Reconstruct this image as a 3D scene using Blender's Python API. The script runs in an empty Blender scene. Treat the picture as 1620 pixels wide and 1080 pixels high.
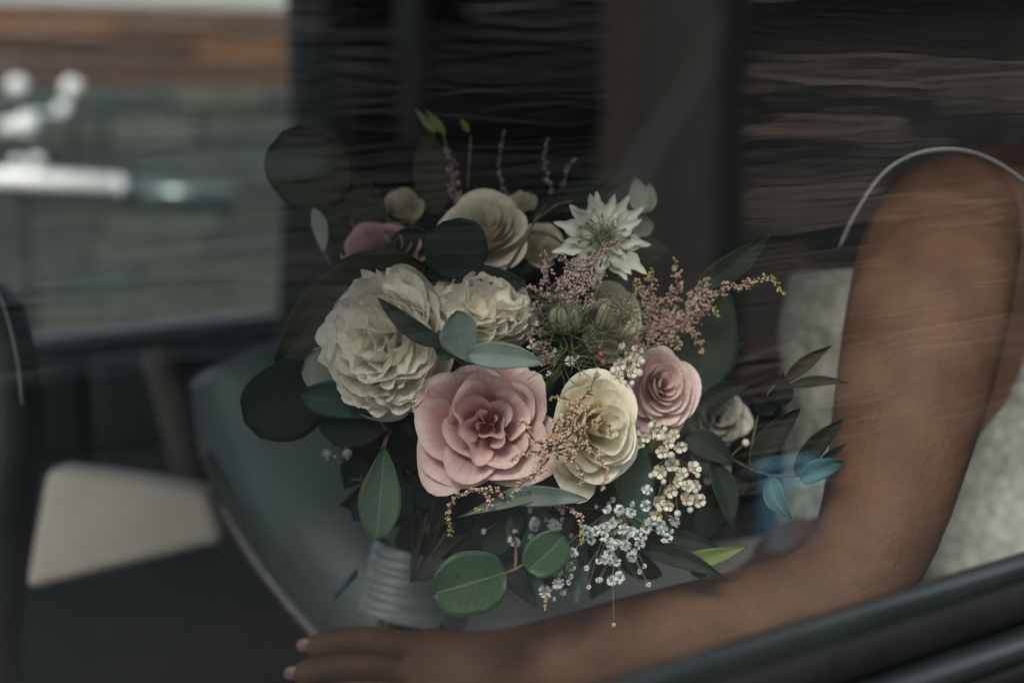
import bpy, math, random
import numpy as np
from mathutils import Vector, Matrix
random.seed(7)
rng = np.random.default_rng(7)
SC = bpy.context.scene
COL = SC.collection
R_ = math.radians

# ------------------------------------------------------------------ camera, sky, sun, exposure
PITCH = R_(11.0)
CAM = np.array([0.0, 0.0, 1.2])
RIGHT = np.array([1.0, 0, 0]); FWD = np.array([0, math.cos(PITCH), -math.sin(PITCH)]); UP = np.array([0, math.sin(PITCH), math.cos(PITCH)])
F = 2250.0
cam_d = bpy.data.cameras.new('camera'); cam = bpy.data.objects.new('camera', cam_d); COL.objects.link(cam)
cam.location = CAM; cam.rotation_euler = (R_(90) - PITCH, 0, 0)
cam_d.lens = 50; cam_d.sensor_width = 36; cam_d.clip_start = 0.02; cam_d.clip_end = 500
cam_d.dof.use_dof = True; cam_d.dof.focus_distance = 0.825; cam_d.dof.aperture_fstop = 2.8
SC.camera = cam
SUN_EL, SUN_AZ = R_(41), R_(196)        # azimuth clockwise from +Y
world = bpy.data.worlds.new('World'); SC.world = world; world.use_nodes = True
nt = world.node_tree; bg = nt.nodes['Background']
sky = nt.nodes.new('ShaderNodeTexSky'); sky.sky_type = 'NISHITA'; sky.sun_disc = False
sky.sun_elevation = SUN_EL; sky.sun_rotation = SUN_AZ; sky.air_density = 1.0; sky.dust_density = 3.0; sky.ozone_density = 1.0
hsv = nt.nodes.new('ShaderNodeHueSaturation'); hsv.inputs['Saturation'].default_value = .45   # thin overcast: paler than a clear sky
nt.links.new(sky.outputs[0], hsv.inputs['Color']); nt.links.new(hsv.outputs[0], bg.inputs[0]); bg.inputs[1].default_value = 0.115
sun_d = bpy.data.lights.new('sun', 'SUN'); sun_d.energy = 1.5; sun_d.angle = R_(14); sun_d.color = (1, .94, .86)
sun = bpy.data.objects.new('sun', sun_d); COL.objects.link(sun)
sdir = Vector((math.sin(SUN_AZ) * math.cos(SUN_EL), math.cos(SUN_AZ) * math.cos(SUN_EL), math.sin(SUN_EL)))
sun.rotation_euler = sdir.to_track_quat('Z', 'Y').to_euler(); sun.location = (0, 0, 8)
SC.view_settings.view_transform = 'Standard'; SC.view_settings.look = 'None'
SC.view_settings.exposure = 1.28; SC.view_settings.gamma = 1.0
SC.cycles.use_denoising = True
SC.cycles.max_bounces = 10; SC.cycles.transparent_max_bounces = 16; SC.cycles.caustics_reflective = False
SC.cycles.sample_clamp_indirect = 6

# ------------------------------------------------------------------ helpers
def P(px, py, d):
    """point seen at pixel (px,py) of the 1620x1080 frame, d metres in front of the lens"""
    return CAM + d * (FWD + RIGHT * (px - 810) / F + UP * (540 - py) / F)
def cv(a, b, c):
    """vector: a right, b up, c towards the viewer"""
    v = RIGHT * a + UP * b - FWD * c
    return v / np.linalg.norm(v)
PA = R_(90 - 55.4)
U = np.array([math.cos(PA), math.sin(PA), 0]); V = np.array([-math.sin(PA), math.cos(PA), 0]); P0 = np.array([0, 0.5, 0])
def car(u, v, z): return P0 + u * U + v * V + np.array([0, 0, z])

def mesh_obj(name, verts, faces, mat, parent=None, uv=None, smooth=True):
    me = bpy.data.meshes.new(name)
    me.from_pydata([tuple(map(float, v)) for v in verts], [], [tuple(map(int, f)) for f in faces])
    if uv is not None:
        lay = me.uv_layers.new(name='UVMap')
        idx = np.empty(len(me.loops), dtype=np.int32); me.loops.foreach_get('vertex_index', idx)
        lay.data.foreach_set('uv', np.asarray(uv, dtype=np.float32)[idx].ravel())
    if smooth: me.polygons.foreach_set('use_smooth', np.ones(len(me.polygons), dtype=bool))
    me.materials.append(mat); me.update()
    o = bpy.data.objects.new(name, me); COL.objects.link(o)
    if parent is not None: o.parent = parent; o.matrix_parent_inverse = parent_inv(parent)
    return o
_inv = {}
def parent_inv(p):
    m = Matrix.Identity(4); q = p; chain = []
    while q: chain.append(q); q = q.parent
    return _inv.get(p.name, Matrix.Identity(4))
def thing(name, label, cat, loc, group=None, kind=None):
    o = bpy.data.objects.new(name, None); COL.objects.link(o)
    o.location = tuple(map(float, loc)); o.empty_display_size = .02
    o['label'] = label; o['category'] = cat
    if group: o['group'] = group
    if kind: o['kind'] = kind
    _inv[o.name] = Matrix.Translation(o.location).inverted()
    return o
def tag(o, label, cat, group=None, kind=None):
    o['label'] = label; o['category'] = cat
    if group: o['group'] = group
    if kind: o['kind'] = kind
    return o
class MB:
    def __init__(s): s.v = []; s.f = []; s.u = []; s.n = 0
    def add(s, v, f, uv=None):
        v = np.asarray(v, float); s.v.append(v); s.f += [tuple(i + s.n for i in q) for q in f]
        s.u.append(np.asarray(uv, float) if uv is not None else np.zeros((len(v), 2))); s.n += len(v)
    def build(s, name, mat, parent=None, smooth=True):
        return mesh_obj(name, np.vstack(s.v), s.f, mat, parent, np.vstack(s.u), smooth)
def grid_faces(ns, nt_, wrap=False):
    f = []
    for j in range(nt_ - 1):
        for i in range(ns if wrap else ns - 1):
            a = j * ns + i; b = j * ns + (i + 1) % ns
            f.append((a, b, b + ns, a + ns))
    return f
def tube(mb, pts, r0, r1=None, sides=6):
    pts = np.asarray(pts, float); n = len(pts); r1 = r0 if r1 is None else r1
    t = np.gradient(pts, axis=0); t /= (np.linalg.norm(t, axis=1)[:, None] + 1e-12)
    ref = np.array([.31, .2, .93]); vs = []; uvs = []
    for i in range(n):
        a = np.cross(t[i], ref); a /= np.linalg.norm(a) + 1e-9; b = np.cross(t[i], a)
        r = r0 + (r1 - r0) * i / (n - 1)
        for k in range(sides):
            w = 2 * math.pi * k / sides
            vs.append(pts[i] + r * (a * math.cos(w) + b * math.sin(w))); uvs.append((k / sides, i / (n - 1)))
    f = grid_faces(sides, n, True) + [tuple(range(sides))[::-1], tuple(range((n - 1) * sides, n * sides))]
    mb.add(vs, f, uvs)
def smooth_line(pts, n=12):
    pts = np.asarray(pts, float)
    if len(pts) == 2: return pts[0] + (pts[1] - pts[0]) * np.linspace(0, 1, max(3, n // 2))[:, None]
    p = np.vstack([2 * pts[0] - pts[1], pts, 2 * pts[-1] - pts[-2]]); out = []
    m = max(2, n // (len(pts) - 1))
    for i in range(1, len(p) - 2):
        for t in np.linspace(0, 1, m, endpoint=False):
            out.append(.5 * (2 * p[i] + (p[i + 1] - p[i - 1]) * t + (2 * p[i - 1] - 5 * p[i] + 4 * p[i + 1] - p[i + 2]) * t * t + (3 * p[i] - p[i - 1] - 3 * p[i + 1] + p[i + 2]) * t ** 3))
    out.append(pts[-1]); return np.array(out)
def ico(sub=1):
    import bmesh
    bm = bmesh.new(); bmesh.ops.create_icosphere(bm, subdivisions=sub, radius=1.0)
    v = np.array([x.co[:] for x in bm.verts]); f = [tuple(q.index for q in p.verts) for p in bm.faces]; bm.free(); return v, f
ICO1, ICO2, ICO3 = ico(1), ico(2), ico(3)
def box(mb, c, ax, ay, az, sx, sy, sz):
    c = np.asarray(c, float); vs = []
    for i in (-1, 1):
        for j in (-1, 1):
            for k in (-1, 1): vs.append(c + ax * sx * i / 2 + ay * sy * j / 2 + az * sz * k / 2)
    mb.add(vs, [(0, 1, 3, 2), (4, 6, 7, 5), (0, 4, 5, 1), (2, 3, 7, 6), (0, 2, 6, 4), (1, 5, 7, 3)])
Z = np.array([0, 0, 1.0])

# ------------------------------------------------------------------ materials
def nodes(name):
    m = bpy.data.materials.new(name); m.use_nodes = True; n = m.node_tree; n.nodes.clear()
    out = n.nodes.new('ShaderNodeOutputMaterial'); return m, n, out
def mk(name, c1, c2=None, scale=30, rough=.6, metal=0, bump=0, bscale=None, stretch=None, coat=0, sheen=0, spec=.5):
    m, n, out = nodes(name); N = n.nodes.new; L = n.links.new
    b = N('ShaderNodeBsdfPrincipled'); L(b.outputs[0], out.inputs[0])
    b.inputs['Roughness'].default_value = rough; b.inputs['Metallic'].default_value = metal
    b.inputs['Coat Weight'].default_value = coat; b.inputs['Sheen Weight'].default_value = sheen
    b.inputs['Specular IOR Level'].default_value = spec
    tc = N('ShaderNodeTexCoord'); mp = N('ShaderNodeMapping'); L(tc.outputs['Object'], mp.inputs[0])
    if stretch: mp.inputs['Scale'].default_value = stretch
    no = N('ShaderNodeTexNoise'); no.inputs['Scale'].default_value = scale; no.inputs['Detail'].default_value = 6; L(mp.outputs[0], no.inputs[0])
    cr = N('ShaderNodeValToRGB'); cr.color_ramp.elements[0].position = .35; cr.color_ramp.elements[1].position = .65
    cr.color_ramp.elements[0].color = (*c1, 1); cr.color_ramp.elements[1].color = (*(c2 or c1), 1)
    L(no.outputs[0], cr.inputs[0]); L(cr.outputs[0], b.inputs['Base Color'])
    if bump:
        bp = N('ShaderNodeBump'); bp.inputs['Strength'].default_value = bump; bp.inputs['Distance'].default_value = .002
        n2 = N('ShaderNodeTexNoise'); n2.inputs['Scale'].default_value = bscale or scale * 3; n2.inputs['Detail'].default_value = 5
        L(mp.outputs[0], n2.inputs[0]); L(n2.outputs[0], bp.inputs['Height']); L(bp.outputs[0], b.inputs['Normal'])
    return m
def petal_mat(name, base, mid, rim, edge=None, trans=.3):
    """UV: x across, y from base to rim"""
    m, n, out = nodes(name); N = n.nodes.new; L = n.links.new
    uv = N('ShaderNodeUVMap'); sp = N('ShaderNodeSeparateXYZ'); L(uv.outputs[0], sp.inputs[0])
    tc = N('ShaderNodeTexCoord'); no = N('ShaderNodeTexNoise'); no.inputs['Scale'].default_value = 60; no.inputs['Detail'].default_value = 5; L(tc.outputs['Object'], no.inputs[0])
    ad = N('ShaderNodeMath'); ad.operation = 'MULTIPLY_ADD'; ad.inputs[1].default_value = .22; L(no.outputs[0], ad.inputs[0]); 
    sb = N('ShaderNodeMath'); sb.operation = 'SUBTRACT'; sb.inputs[1].default_value = .11; L(sp.outputs[1], sb.inputs[0]); L(sb.outputs[0], ad.inputs[2])
    cr = N('ShaderNodeValToRGB'); e = cr.color_ramp.elements
    e[0].position = .1; e[0].color = (*base, 1); e[1].position = .93; e[1].color = (*rim, 1)
    x = e.new(.5); x.color = (*mid, 1)
    if edge: x = e.new(1.0); x.color = (*edge, 1)
    L(ad.outputs[0], cr.inputs[0])
    # veins: fine lines running from base to rim
    mp = N('ShaderNodeMapping'); mp.inputs['Scale'].default_value = (34, 1.6, 1); L(uv.outputs[0], mp.inputs[0])
    vn = N('ShaderNodeTexNoise'); vn.inputs['Scale'].default_value = 1.0; vn.inputs['Detail'].default_value = 4; L(mp.outputs[0], vn.inputs[0])
    mx = N('ShaderNodeMixRGB'); mx.blend_type = 'MULTIPLY'; mx.inputs[0].default_value = .35; L(cr.outputs[0], mx.inputs[1])
    vr = N('ShaderNodeValToRGB'); vr.color_ramp.elements[0].position = .3; vr.color_ramp.elements[0].color = (.62, .58, .55, 1); vr.color_ramp.elements[1].position = .62; L(vn.outputs[0], vr.inputs[0]); L(vr.outputs[0], mx.inputs[2])
    oi = N('ShaderNodeObjectInfo'); hs = N('ShaderNodeHueSaturation'); mr = N('ShaderNodeMapRange'); mr.inputs[3].default_value = .86; mr.inputs[4].default_value = 1.08
    L(oi.outputs['Random'], mr.inputs[0]); L(mr.outputs[0], hs.inputs['Value']); L(mx.outputs[0], hs.inputs['Color'])
    bp = N('ShaderNodeBump'); bp.inputs['Strength'].default_value = .35; bp.inputs['Distance'].default_value = .0008; L(vn.outputs[0], bp.inputs['Height'])
    b = N('ShaderNodeBsdfPrincipled'); b.inputs['Roughness'].default_value = .55; b.inputs['Specular IOR Level'].default_value = .3; b.inputs['Sheen Weight'].default_value = .1
    L(hs.outputs[0], b.inputs['Base Color']); L(bp.outputs[0], b.inputs['Normal'])
    t = N('ShaderNodeBsdfTranslucent'); L(hs.outputs[0], t.inputs[0]); L(bp.outputs[0], t.inputs[1])
    ms = N('ShaderNodeMixShader'); ms.inputs[0].default_value = trans; L(b.outputs[0], ms.inputs[1]); L(t.outputs[0], ms.inputs[2]); L(ms.outputs[0], out.inputs[0])
    return m
def leaf_mat(name, c1, c2, vein, rough=.42, nv=9.0, spec=.4, vstr=.7, mw=16.0):
    m, n, out = nodes(name); N = n.nodes.new; L = n.links.new
    def M(op, a, b=None, c=None):
        k = N('ShaderNodeMath'); k.operation = op
        for i, x in enumerate((a, b, c)):
            if x is None: continue
            if isinstance(x, (int, float)): k.inputs[i].default_value = x
            else: L(x, k.inputs[i])
        return k.outputs[0]
    uv = N('ShaderNodeUVMap'); sp = N('ShaderNodeSeparateXYZ'); L(uv.outputs[0], sp.inputs[0])
    tc = N('ShaderNodeTexCoord'); no = N('ShaderNodeTexNoise'); no.inputs['Scale'].default_value = 45; no.inputs['Detail'].default_value = 7; L(tc.outputs['Object'], no.inputs[0])
    s = M('MULTIPLY', M('ABSOLUTE', M('SUBTRACT', sp.outputs[0], .5)), 2.0)
    mid = M('SUBTRACT', 1.0, M('MINIMUM', M('MULTIPLY', s, mw), 1.0))
    wob = M('MULTIPLY', no.outputs[0], .35)
    ph = M('FRACT', M('ADD', M('SUBTRACT', M('MULTIPLY', sp.outputs[1], nv), M('MULTIPLY', s, 2.6)), wob))
    side = M('SUBTRACT', 1.0, M('MINIMUM', M('MULTIPLY', M('ABSOLUTE', M('SUBTRACT', ph, .5)), 14.0), 1.0))
    side = M('MULTIPLY', side, .35)
    vein_f = M('MULTIPLY', M('MAXIMUM', mid, side), vstr)
    cr = N('ShaderNodeValToRGB'); cr.color_ramp.elements[0].position = .32; cr.color_ramp.elements[1].position = .7
    cr.color_ramp.elements[0].color = (*c1, 1); cr.color_ramp.elements[1].color = (*c2, 1); L(no.outputs[0], cr.inputs[0])
    mx = N('ShaderNodeMixRGB'); L(vein_f, mx.inputs[0]); L(cr.outputs[0], mx.inputs[1]); mx.inputs[2].default_value = (*vein, 1)
    edge = M('GREATER_THAN', s, .975)
    mx2 = N('ShaderNodeMixRGB'); L(M('MULTIPLY', edge, .5), mx2.inputs[0]); L(mx.outputs[0], mx2.inputs[1]); mx2.inputs[2].default_value = (*[min(1, x * 1.3) for x in vein], 1)
    bp = N('ShaderNodeBump'); bp.inputs['Strength'].default_value = .3; bp.inputs['Distance'].default_value = .0008; L(M('ADD', vein_f, M('MULTIPLY', no.outputs[0], .4)), bp.inputs['Height'])
    b = N('ShaderNodeBsdfPrincipled'); b.inputs['Roughness'].default_value = rough; b.inputs['Specular IOR Level'].default_value = spec; n3 = N('ShaderNodeTexNoise'); n3.inputs['Scale'].default_value = 220; n3.inputs['Detail'].default_value = 3; L(tc.outputs['Object'], n3.inputs[0]); r3 = N('ShaderNodeMapRange'); r3.inputs[1].default_value = .62; r3.inputs[2].default_value = .74; r3.inputs[3].default_value = 0; r3.inputs[4].default_value = .45; L(n3.outputs[0], r3.inputs[0]); m3 = N('ShaderNodeMixRGB'); L(r3.outputs[0], m3.inputs[0]); L(mx2.outputs[0], m3.inputs[1]); m3.inputs[2].default_value = (*[x * .45 for x in c1], 1); mx2 = m3
    L(mx2.outputs[0], b.inputs['Base Color']); L(bp.outputs[0], b.inputs['Normal'])
    t = N('ShaderNodeBsdfTranslucent'); L(mx2.outputs[0], t.inputs[0])
    ms = N('ShaderNodeMixShader'); ms.inputs[0].default_value = .15; L(b.outputs[0], ms.inputs[1]); L(t.outputs[0], ms.inputs[2]); L(ms.outputs[0], out.inputs[0])
    return m
MAT = {}
MAT['pink'] = petal_mat('pink_petal', (.44, .11, .14), (.60, .27, .29), (.78, .58, .57), (.70, .52, .45))
MAT['pink2'] = petal_mat('soft_pink_petal', (.60, .20, .23), (.74, .44, .45), (.82, .66, .63))
MAT['mauve'] = petal_mat('mauve_petal', (.28, .12, .14), (.42, .23, .25), (.52, .34, .34))
MAT['yellow'] = petal_mat('butter_petal', (.90, .74, .40), (.93, .84, .60), (.94, .89, .76))
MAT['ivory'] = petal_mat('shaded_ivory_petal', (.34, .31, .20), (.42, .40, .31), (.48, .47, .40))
MAT['cream'] = petal_mat('cream_petal', (.62, .52, .30), (.66, .58, .42), (.72, .67, .54))
MAT['white'] = petal_mat('white_petal', (.88, .78, .56), (.90, .86, .73), (.91, .88, .80), trans=.42)
MAT['nigella'] = petal_mat('nigella_petal', (.42, .47, .30), (.62, .63, .55), (.70, .71, .64), (.45, .55, .25))
MAT['sage'] = leaf_mat('sage_leaf', (.085, .115, .10), (.12, .155, .135), (.17, .21, .17), .5, vstr=.35)
MAT['teal'] = leaf_mat('teal_leaf', (.018, .048, .038), (.026, .066, .05), (.05, .09, .065), .5, spec=.3, vstr=.4)
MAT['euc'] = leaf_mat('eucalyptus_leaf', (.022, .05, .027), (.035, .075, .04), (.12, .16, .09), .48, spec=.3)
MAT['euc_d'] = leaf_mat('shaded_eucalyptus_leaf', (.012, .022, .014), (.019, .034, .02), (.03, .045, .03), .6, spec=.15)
MAT['olive'] = leaf_mat('olive_leaf', (.018, .021, .008), (.032, .034, .013), (.04, .045, .02), .55, spec=.2, vstr=.3)
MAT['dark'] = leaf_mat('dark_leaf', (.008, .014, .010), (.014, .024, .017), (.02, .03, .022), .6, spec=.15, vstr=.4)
MAT['ruscus'] = leaf_mat('ruscus_leaf', (.006, .010, .008), (.011, .016, .012), (.016, .022, .016), .6, spec=.15, nv=3.0, vstr=.4)
MAT['lime'] = leaf_mat('lime_leaf', (.10, .15, .04), (.16, .21, .07), (.22, .27, .12), .45, vstr=.5)
MAT['pale_leaf'] = leaf_mat('pale_leaf', (.20, .23, .20), (.27, .30, .26), (.33, .35, .3), .6, vstr=.3)
MAT['stem_g'] = mk('green_stem', (.06, .09, .03), (.12, .13, .05), 200, .6)
MAT['stem_r'] = mk('reddish_stem', (.07, .04, .03), (.11, .06, .045), 200, .6)
MAT['stem_d'] = mk('dark_stem', (.02, .025, .018), (.035, .035, .02), 200, .6)
MAT['thread'] = mk('green_thread', (.07, .10, .04), (.13, .14, .06), 300, .6)
MAT['bud_mauve'] = mk('mauve_bud', (.24, .155, .15), (.44, .33, .31), 420, .65, sheen=.2)
MAT['bud_peach'] = mk('peach_bud', (.34, .20, .13), (.60, .43, .32), 420, .65, sheen=.2)
MAT['bud_rose'] = mk('rose_bud', (.22, .125, .11), (.40, .27, .22), 420, .65, sheen=.2)
MAT['bud_green'] = mk('green_bud', (.24, .22, .07), (.38, .33, .14), 420, .65)
MAT['wax'] = mk('wax_petal', (.42, .39, .33), (.56, .53, .47), 300, .5)
MAT['wax_eye'] = mk('wax_eye', (.20, .06, .03), (.40, .30, .10), 500, .5)
MAT['gyp'] = mk('gypsophila_petal', (.50, .53, .52), (.66, .68, .67), 300, .6)
MAT['berry'] = mk('brown_berry', (.12, .045, .03), (.18, .07, .045), 300, .35)
MAT['berry_g'] = mk('grey_berry', (.10, .12, .10), (.17, .19, .16), 300, .55)
MAT['pod'] = None

# ------------------------------------------------------------------ the car
MAT['paint'] = mk('black_green_paint', (.008, .014, .014), (.012, .018, .018), 4, .18, coat=1)
MAT['rubber'] = mk('window_rubber', (.006, .007, .007), (.009, .010, .010), 60, .6, spec=.2)
MAT['chrome'] = mk('brushed_chrome', (.62, .64, .64), (.7, .72, .72), 20, .2, metal=1)
MAT['leather'] = mk('grey_leather', (.085, .115, .118), (.115, .15, .153), 12, .36, bump=.4, bscale=300)
MAT['leather_d'] = mk('dark_leather', (.018, .026, .028), (.028, .038, .04), 12, .45, bump=.4, bscale=300)
MAT['panel'] = mk('door_card', (.03, .048, .05), (.045, .065, .066), 10, .5, bump=.3, bscale=200)
MAT['patch_pale'] = mk('bright_patch_cream', (.76, .69, .58), (.84, .77, .66), 16, .7, bump=.3, bscale=220)
MAT['lining'] = mk('roof_lining', (.02, .022, .022), (.028, .03, .03), 30, .9)
MAT['tan'] = mk('tan_webbing', (.06, .052, .043), (.09, .077, .062), 60, .8)
MAT['piping'] = mk('pale_piping', (.14, .15, .14), (.18, .19, .18), 60, .5)
MAT['carpet'] = mk('car_carpet', (.012, .016, .018), (.025, .03, .032), 200, .95, bump=1)
m, n, out = nodes('window_glass'); N = n.nodes.new; L = n.links.new
fr = N('ShaderNodeFresnel'); ge = N('ShaderNodeNewGeometry'); ma = N('ShaderNodeMath'); ma.operation = 'MULTIPLY_ADD'   # same reflectance from both sides of the pane
ma.inputs[1].default_value = 1 / 2.4 - 2.4; ma.inputs[2].default_value = 2.4; L(ge.outputs['Backfacing'], ma.inputs[0]); L(ma.outputs[0], fr.inputs[0])
tr = N('ShaderNodeBsdfTransparent'); tr.inputs[0].default_value = (.93, .96, .94, 1)
gl = N('ShaderNodeBsdfGlossy'); gl.inputs['Roughness'].default_value = 0.0; gl.inputs[0].default_value = (1, 1, 1, 1)
tcg = N('ShaderNodeTexCoord'); mpg = N('ShaderNodeMapping'); mpg.inputs['Scale'].default_value = (4.5, 4.5, 34); nog = N('ShaderNodeTexNoise'); nog.inputs['Scale'].default_value = 1.5; nog.inputs['Detail'].default_value = 2.5
L(tcg.outputs['Object'], mpg.inputs[0]); L(mpg.outputs[0], nog.inputs[0]); bpg = N('ShaderNodeBump'); bpg.inputs['Strength'].default_value = 1; bpg.inputs['Distance'].default_value = .00026; L(nog.outputs[0], bpg.inputs['Height']); L(bpg.outputs[0], gl.inputs['Normal'])
ms = N('ShaderNodeMixShader'); L(fr.outputs[0], ms.inputs[0]); L(tr.outputs[0], ms.inputs[1]); L(gl.outputs[0], ms.inputs[2]); L(ms.outputs[0], out.inputs[0])
MAT['glass'] = m
def ray_pane_z(px, py):
    d = P(px, py, 1) - CAM; s = np.dot(P0 - CAM * [1, 1, 0], V) / np.dot(d, V)
    return (CAM + s * d)
BELT = float(ray_pane_z(1620, 872)[2])
CARLEN0, CARLEN1, FARV = -1.55, 1.75, 1.42
carT = thing('car', 'dark car seen through its side window, grey leather inside', 'car', car(0, .7, 0))
def extrude_u(mb, prof, u0, u1, closed=True):
    a = [car(u0, v, z) for v, z in prof]; b = [car(u1, v, z) for v, z in prof]; k = len(prof)
    f = [(i, (i + 1) % k, (i + 1) % k + k, i + k) for i in range(k if closed else k - 1)]
    if closed: f += [tuple(range(k))[::-1], tuple(range(k, 2 * k))]
    mb.add(a + b, f)
# window pane (one face with a small thickness would double the reflections: a single sheet stands for both)
mesh_obj('window_pane', [car(-.251, 0, BELT - .03), car(1.0, 0, BELT - .03), car(1.0, 0, 1.47), car(-.251, 0, 1.47)], [(0, 1, 2, 3)], MAT['glass'], carT, smooth=False)
MAT['seal'] = mk('seal_lip', (.010, .014, .014), (.014, .018, .018), 40, .25)
MAT['strip'] = mk('satin_strip', (.12, .15, .15), (.15, .18, .18), 20, .3, metal=.8)
mesh_obj('front_window_pane', [car(-1.4, 0, BELT - .03), car(-.401, 0, BELT - .03), car(-.401, 0, 1.47), car(-1.4, 0, 1.47)], [(0, 1, 2, 3)], MAT['glass'], carT, smooth=False)
mb = MB(); extrude_u(mb, [(.004, BELT - .05), (.004, BELT - .004), (.002, BELT - .001), (-.003, BELT), (-.006, BELT - .003), (-.007, BELT - .007), (-.007, BELT - .05)], -1, 1); mb.build('window_seal', MAT['seal'], carT)
mb = MB(); extrude_u(mb, [(-.008, BELT - .010), (-.012, BELT - .012), (-.014, BELT - .028), (-.008, BELT - .030)], -1, 1); mb.build('belt_rubber', MAT['rubber'], carT)
mb = MB(); extrude_u(mb, [(-.008, BELT - .031), (-.019, BELT - .031), (-.024, BELT - .035), (-.025, BELT - .040), (-.020, BELT - .045), (-.008, BELT - .045)], -1, 1); mb.build('belt_moulding', MAT['seal'], carT)
mb = MB(); extrude_u(mb, [(-.008, BELT - .046), (-.022, BELT - .046), (-.022, BELT - .056), (-.008, BELT - .056)], -1, 1); mb.build('belt_rubber', MAT['rubber'], carT)
mb = MB(); extrude_u(mb, [(-.013, BELT - .057), (-.030, BELT - .057), (-.034, BELT - .061), (-.034, BELT - .066), (-.030, BELT - .069), (-.013, BELT - .069)], -1, 1); mb.build('chrome_strip', MAT['strip'], carT)
prof = [(-.014, BELT - .071), (-.036, BELT - .073), (-.050, BELT - .076), (-.075, BELT - .086), (-.095, BELT - .12), (-.105, BELT - .2), (-.11, BELT - .4), (-.10, .35), (-.06, .25), (.02, .25), (.02, BELT - .071)]
mb = MB(); extrude_u(mb, prof, -1, 1); mb.build('door_panel', MAT['paint'], carT)
def rbox(name, u0, u1, v0, v1, z0, z1, mat, parent=carT, bev=.02, seg=4):
    mb = MB(); box(mb, car((u0 + u1) / 2, (v0 + v1) / 2, (z0 + z1) / 2), U, V, Z, u1 - u0, v1 - v0, z1 - z0)
    o = mb.build(name, mat, parent); b = o.modifiers.new('bevel', 'BEVEL'); b.width = bev; b.segments = seg; b.limit_method = 'ANGLE'
    return o
rbox('roof', CARLEN0 + .3, CARLEN1, -.02, FARV + .02, 1.475, 1.52, MAT['paint'], bev=.015)
rbox('roof_lining', CARLEN0 + .32, CARLEN1 - .03, .02, FARV - .02, 1.455, 1.473, MAT['lining'], bev=.005)
rbox('door_pillar', 1.0, 1.13, -.03, .05, .95, 1.473, MAT['paint'], bev=.015)
rbox('door_pillar', -.40, -.25, -.03, .03, BELT + .002, 1.473, MAT['paint'], bev=.015)  # second pillar is out of view, set so its shadow darkens the left leaves
rbox('rear_quarter', 1.0, CARLEN1, -.10, .03, .25, .949, MAT['paint'], bev=.03)
rbox('rear_quarter', 1.132, CARLEN1, -.04, .03, .951, 1.473, MAT['paint'], bev=.02)
rbox('front_wing', -2.7, -1.0, -.10, .03, .25, .949, MAT['paint'], bev=.03)
rbox('floor_pan', -1.9, CARLEN1, .03, FARV, .25, .30, MAT['carpet'], bev=.005)
rbox('parcel_shelf', 1.45, CARLEN1, .035, FARV, .301, 1.454, MAT['lining'], bev=.01)
rbox('seat_back', 1.16, 1.44, .62, FARV - .03, .5, 1.30, MAT['leather_d'], bev=.06, seg=6)
rbox('seat_cushion', .62, 1.15, .60, FARV - .03, .31, .70, MAT['leather_d'], bev=.05, seg=6)
rbox('far_door', CARLEN0, 1.44, FARV + .003, FARV + .06, .25, .85, MAT['panel'], bev=.012)
rbox('far_pillar', .625, 1.44, FARV + .003, FARV + .06, .853, 1.453, MAT['lining'], bev=.015)
rbox('far_pillar', CARLEN0 + .3, -.55, FARV + .003, FARV + .06, .853, 1.453, MAT['lining'], bev=.015)
rbox('dashboard', CARLEN0 - .3, CARLEN0 + .1, .04, FARV, .31, .98, MAT['leather_d'], bev=.05)
mesh_obj('far_window_pane', [car(-.55, FARV + .03, .853), car(.624, FARV + .03, .853), car(.624, FARV + .03, 1.453), car(-.55, FARV + .03, 1.453)], [(0, 1, 2, 3)], MAT['glass'], carT, smooth=False)
for k, (a, b) in enumerate([(.06, .28), (.30, .42)]):      # quilted panels of the far door
    rbox('door_card_panel', a, b, FARV - .02, FARV + .001, .70, .82, MAT['panel'], bev=.008)
    rbox('door_card_panel', a, b, FARV - .02, FARV + .001, .56, .69, MAT['panel'], bev=.008)
def slab(name, px, d0, thick, mat, parent=carT, bev=.006, wedge=None):
    """a board with the given outline (pixels at depth d0) and real thickness away from the lens"""
    ds = wedge or [d0] * len(px)
    fr = [P(x, y, d) for (x, y), d in zip(px, ds)]; bk = [p + FWD * thick for p in fr]; k = len(px)
    f = [tuple(range(k))[::-1], tuple(range(k, 2 * k))] + [(i, (i + 1) % k, (i + 1) % k + k, i + k) for i in range(k)]
    o = mesh_obj(name, fr + bk, f, mat, parent, smooth=True)
    b = o.modifiers.new('bevel', 'BEVEL'); b.width = bev; b.segments = 4; b.limit_method = 'ANGLE'
    return o
slab('bright_patch_slab', [(72, 738), (200, 752), (330, 776), (354, 858), (200, 895), (36, 934)], 1.36, .06, MAT['patch_pale'], bev=.012)  # added cream slab, made up to fill in for a bright patch
mb = MB()
tube(mb, smooth_line([P(248, 560, 1.62), P(275, 640, 1.6), P(305, 760, 1.58), P(312, 820, 1.57)], 14), .020, .024, 8); mb.build('seat_belt', MAT['tan'], carT)
mb = MB(); c_ = smooth_line([P(1170, -60, 1.45), P(1105, 110, 1.42), P(1040, 210, 1.4), P(985, 330, 1.38), P(960, 520, 1.36)], 20); k_ = len(c_); mb.add(np.vstack([c_ - RIGHT * .02, c_ + RIGHT * .02]), [(i, i + 1, i + 1 + k_, i + k_) for i in range(k_ - 1)]); o = mb.build('seat_belt', mk('belt_webbing', (.035, .05, .052), (.05, .065, .068), 60, .6), carT); o.modifiers.new('thick', 'SOLIDIFY').thickness = .0015
fs = slab('front_seat', [(-160, 400), (-30, 425), (4, 480), (26, 560), (38, 640), (40, 700), (28, 790), (14, 880), (4, 980), (2, 1140), (-160, 1140)], .98, .06, MAT['leather_d'], bev=.02)
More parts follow.
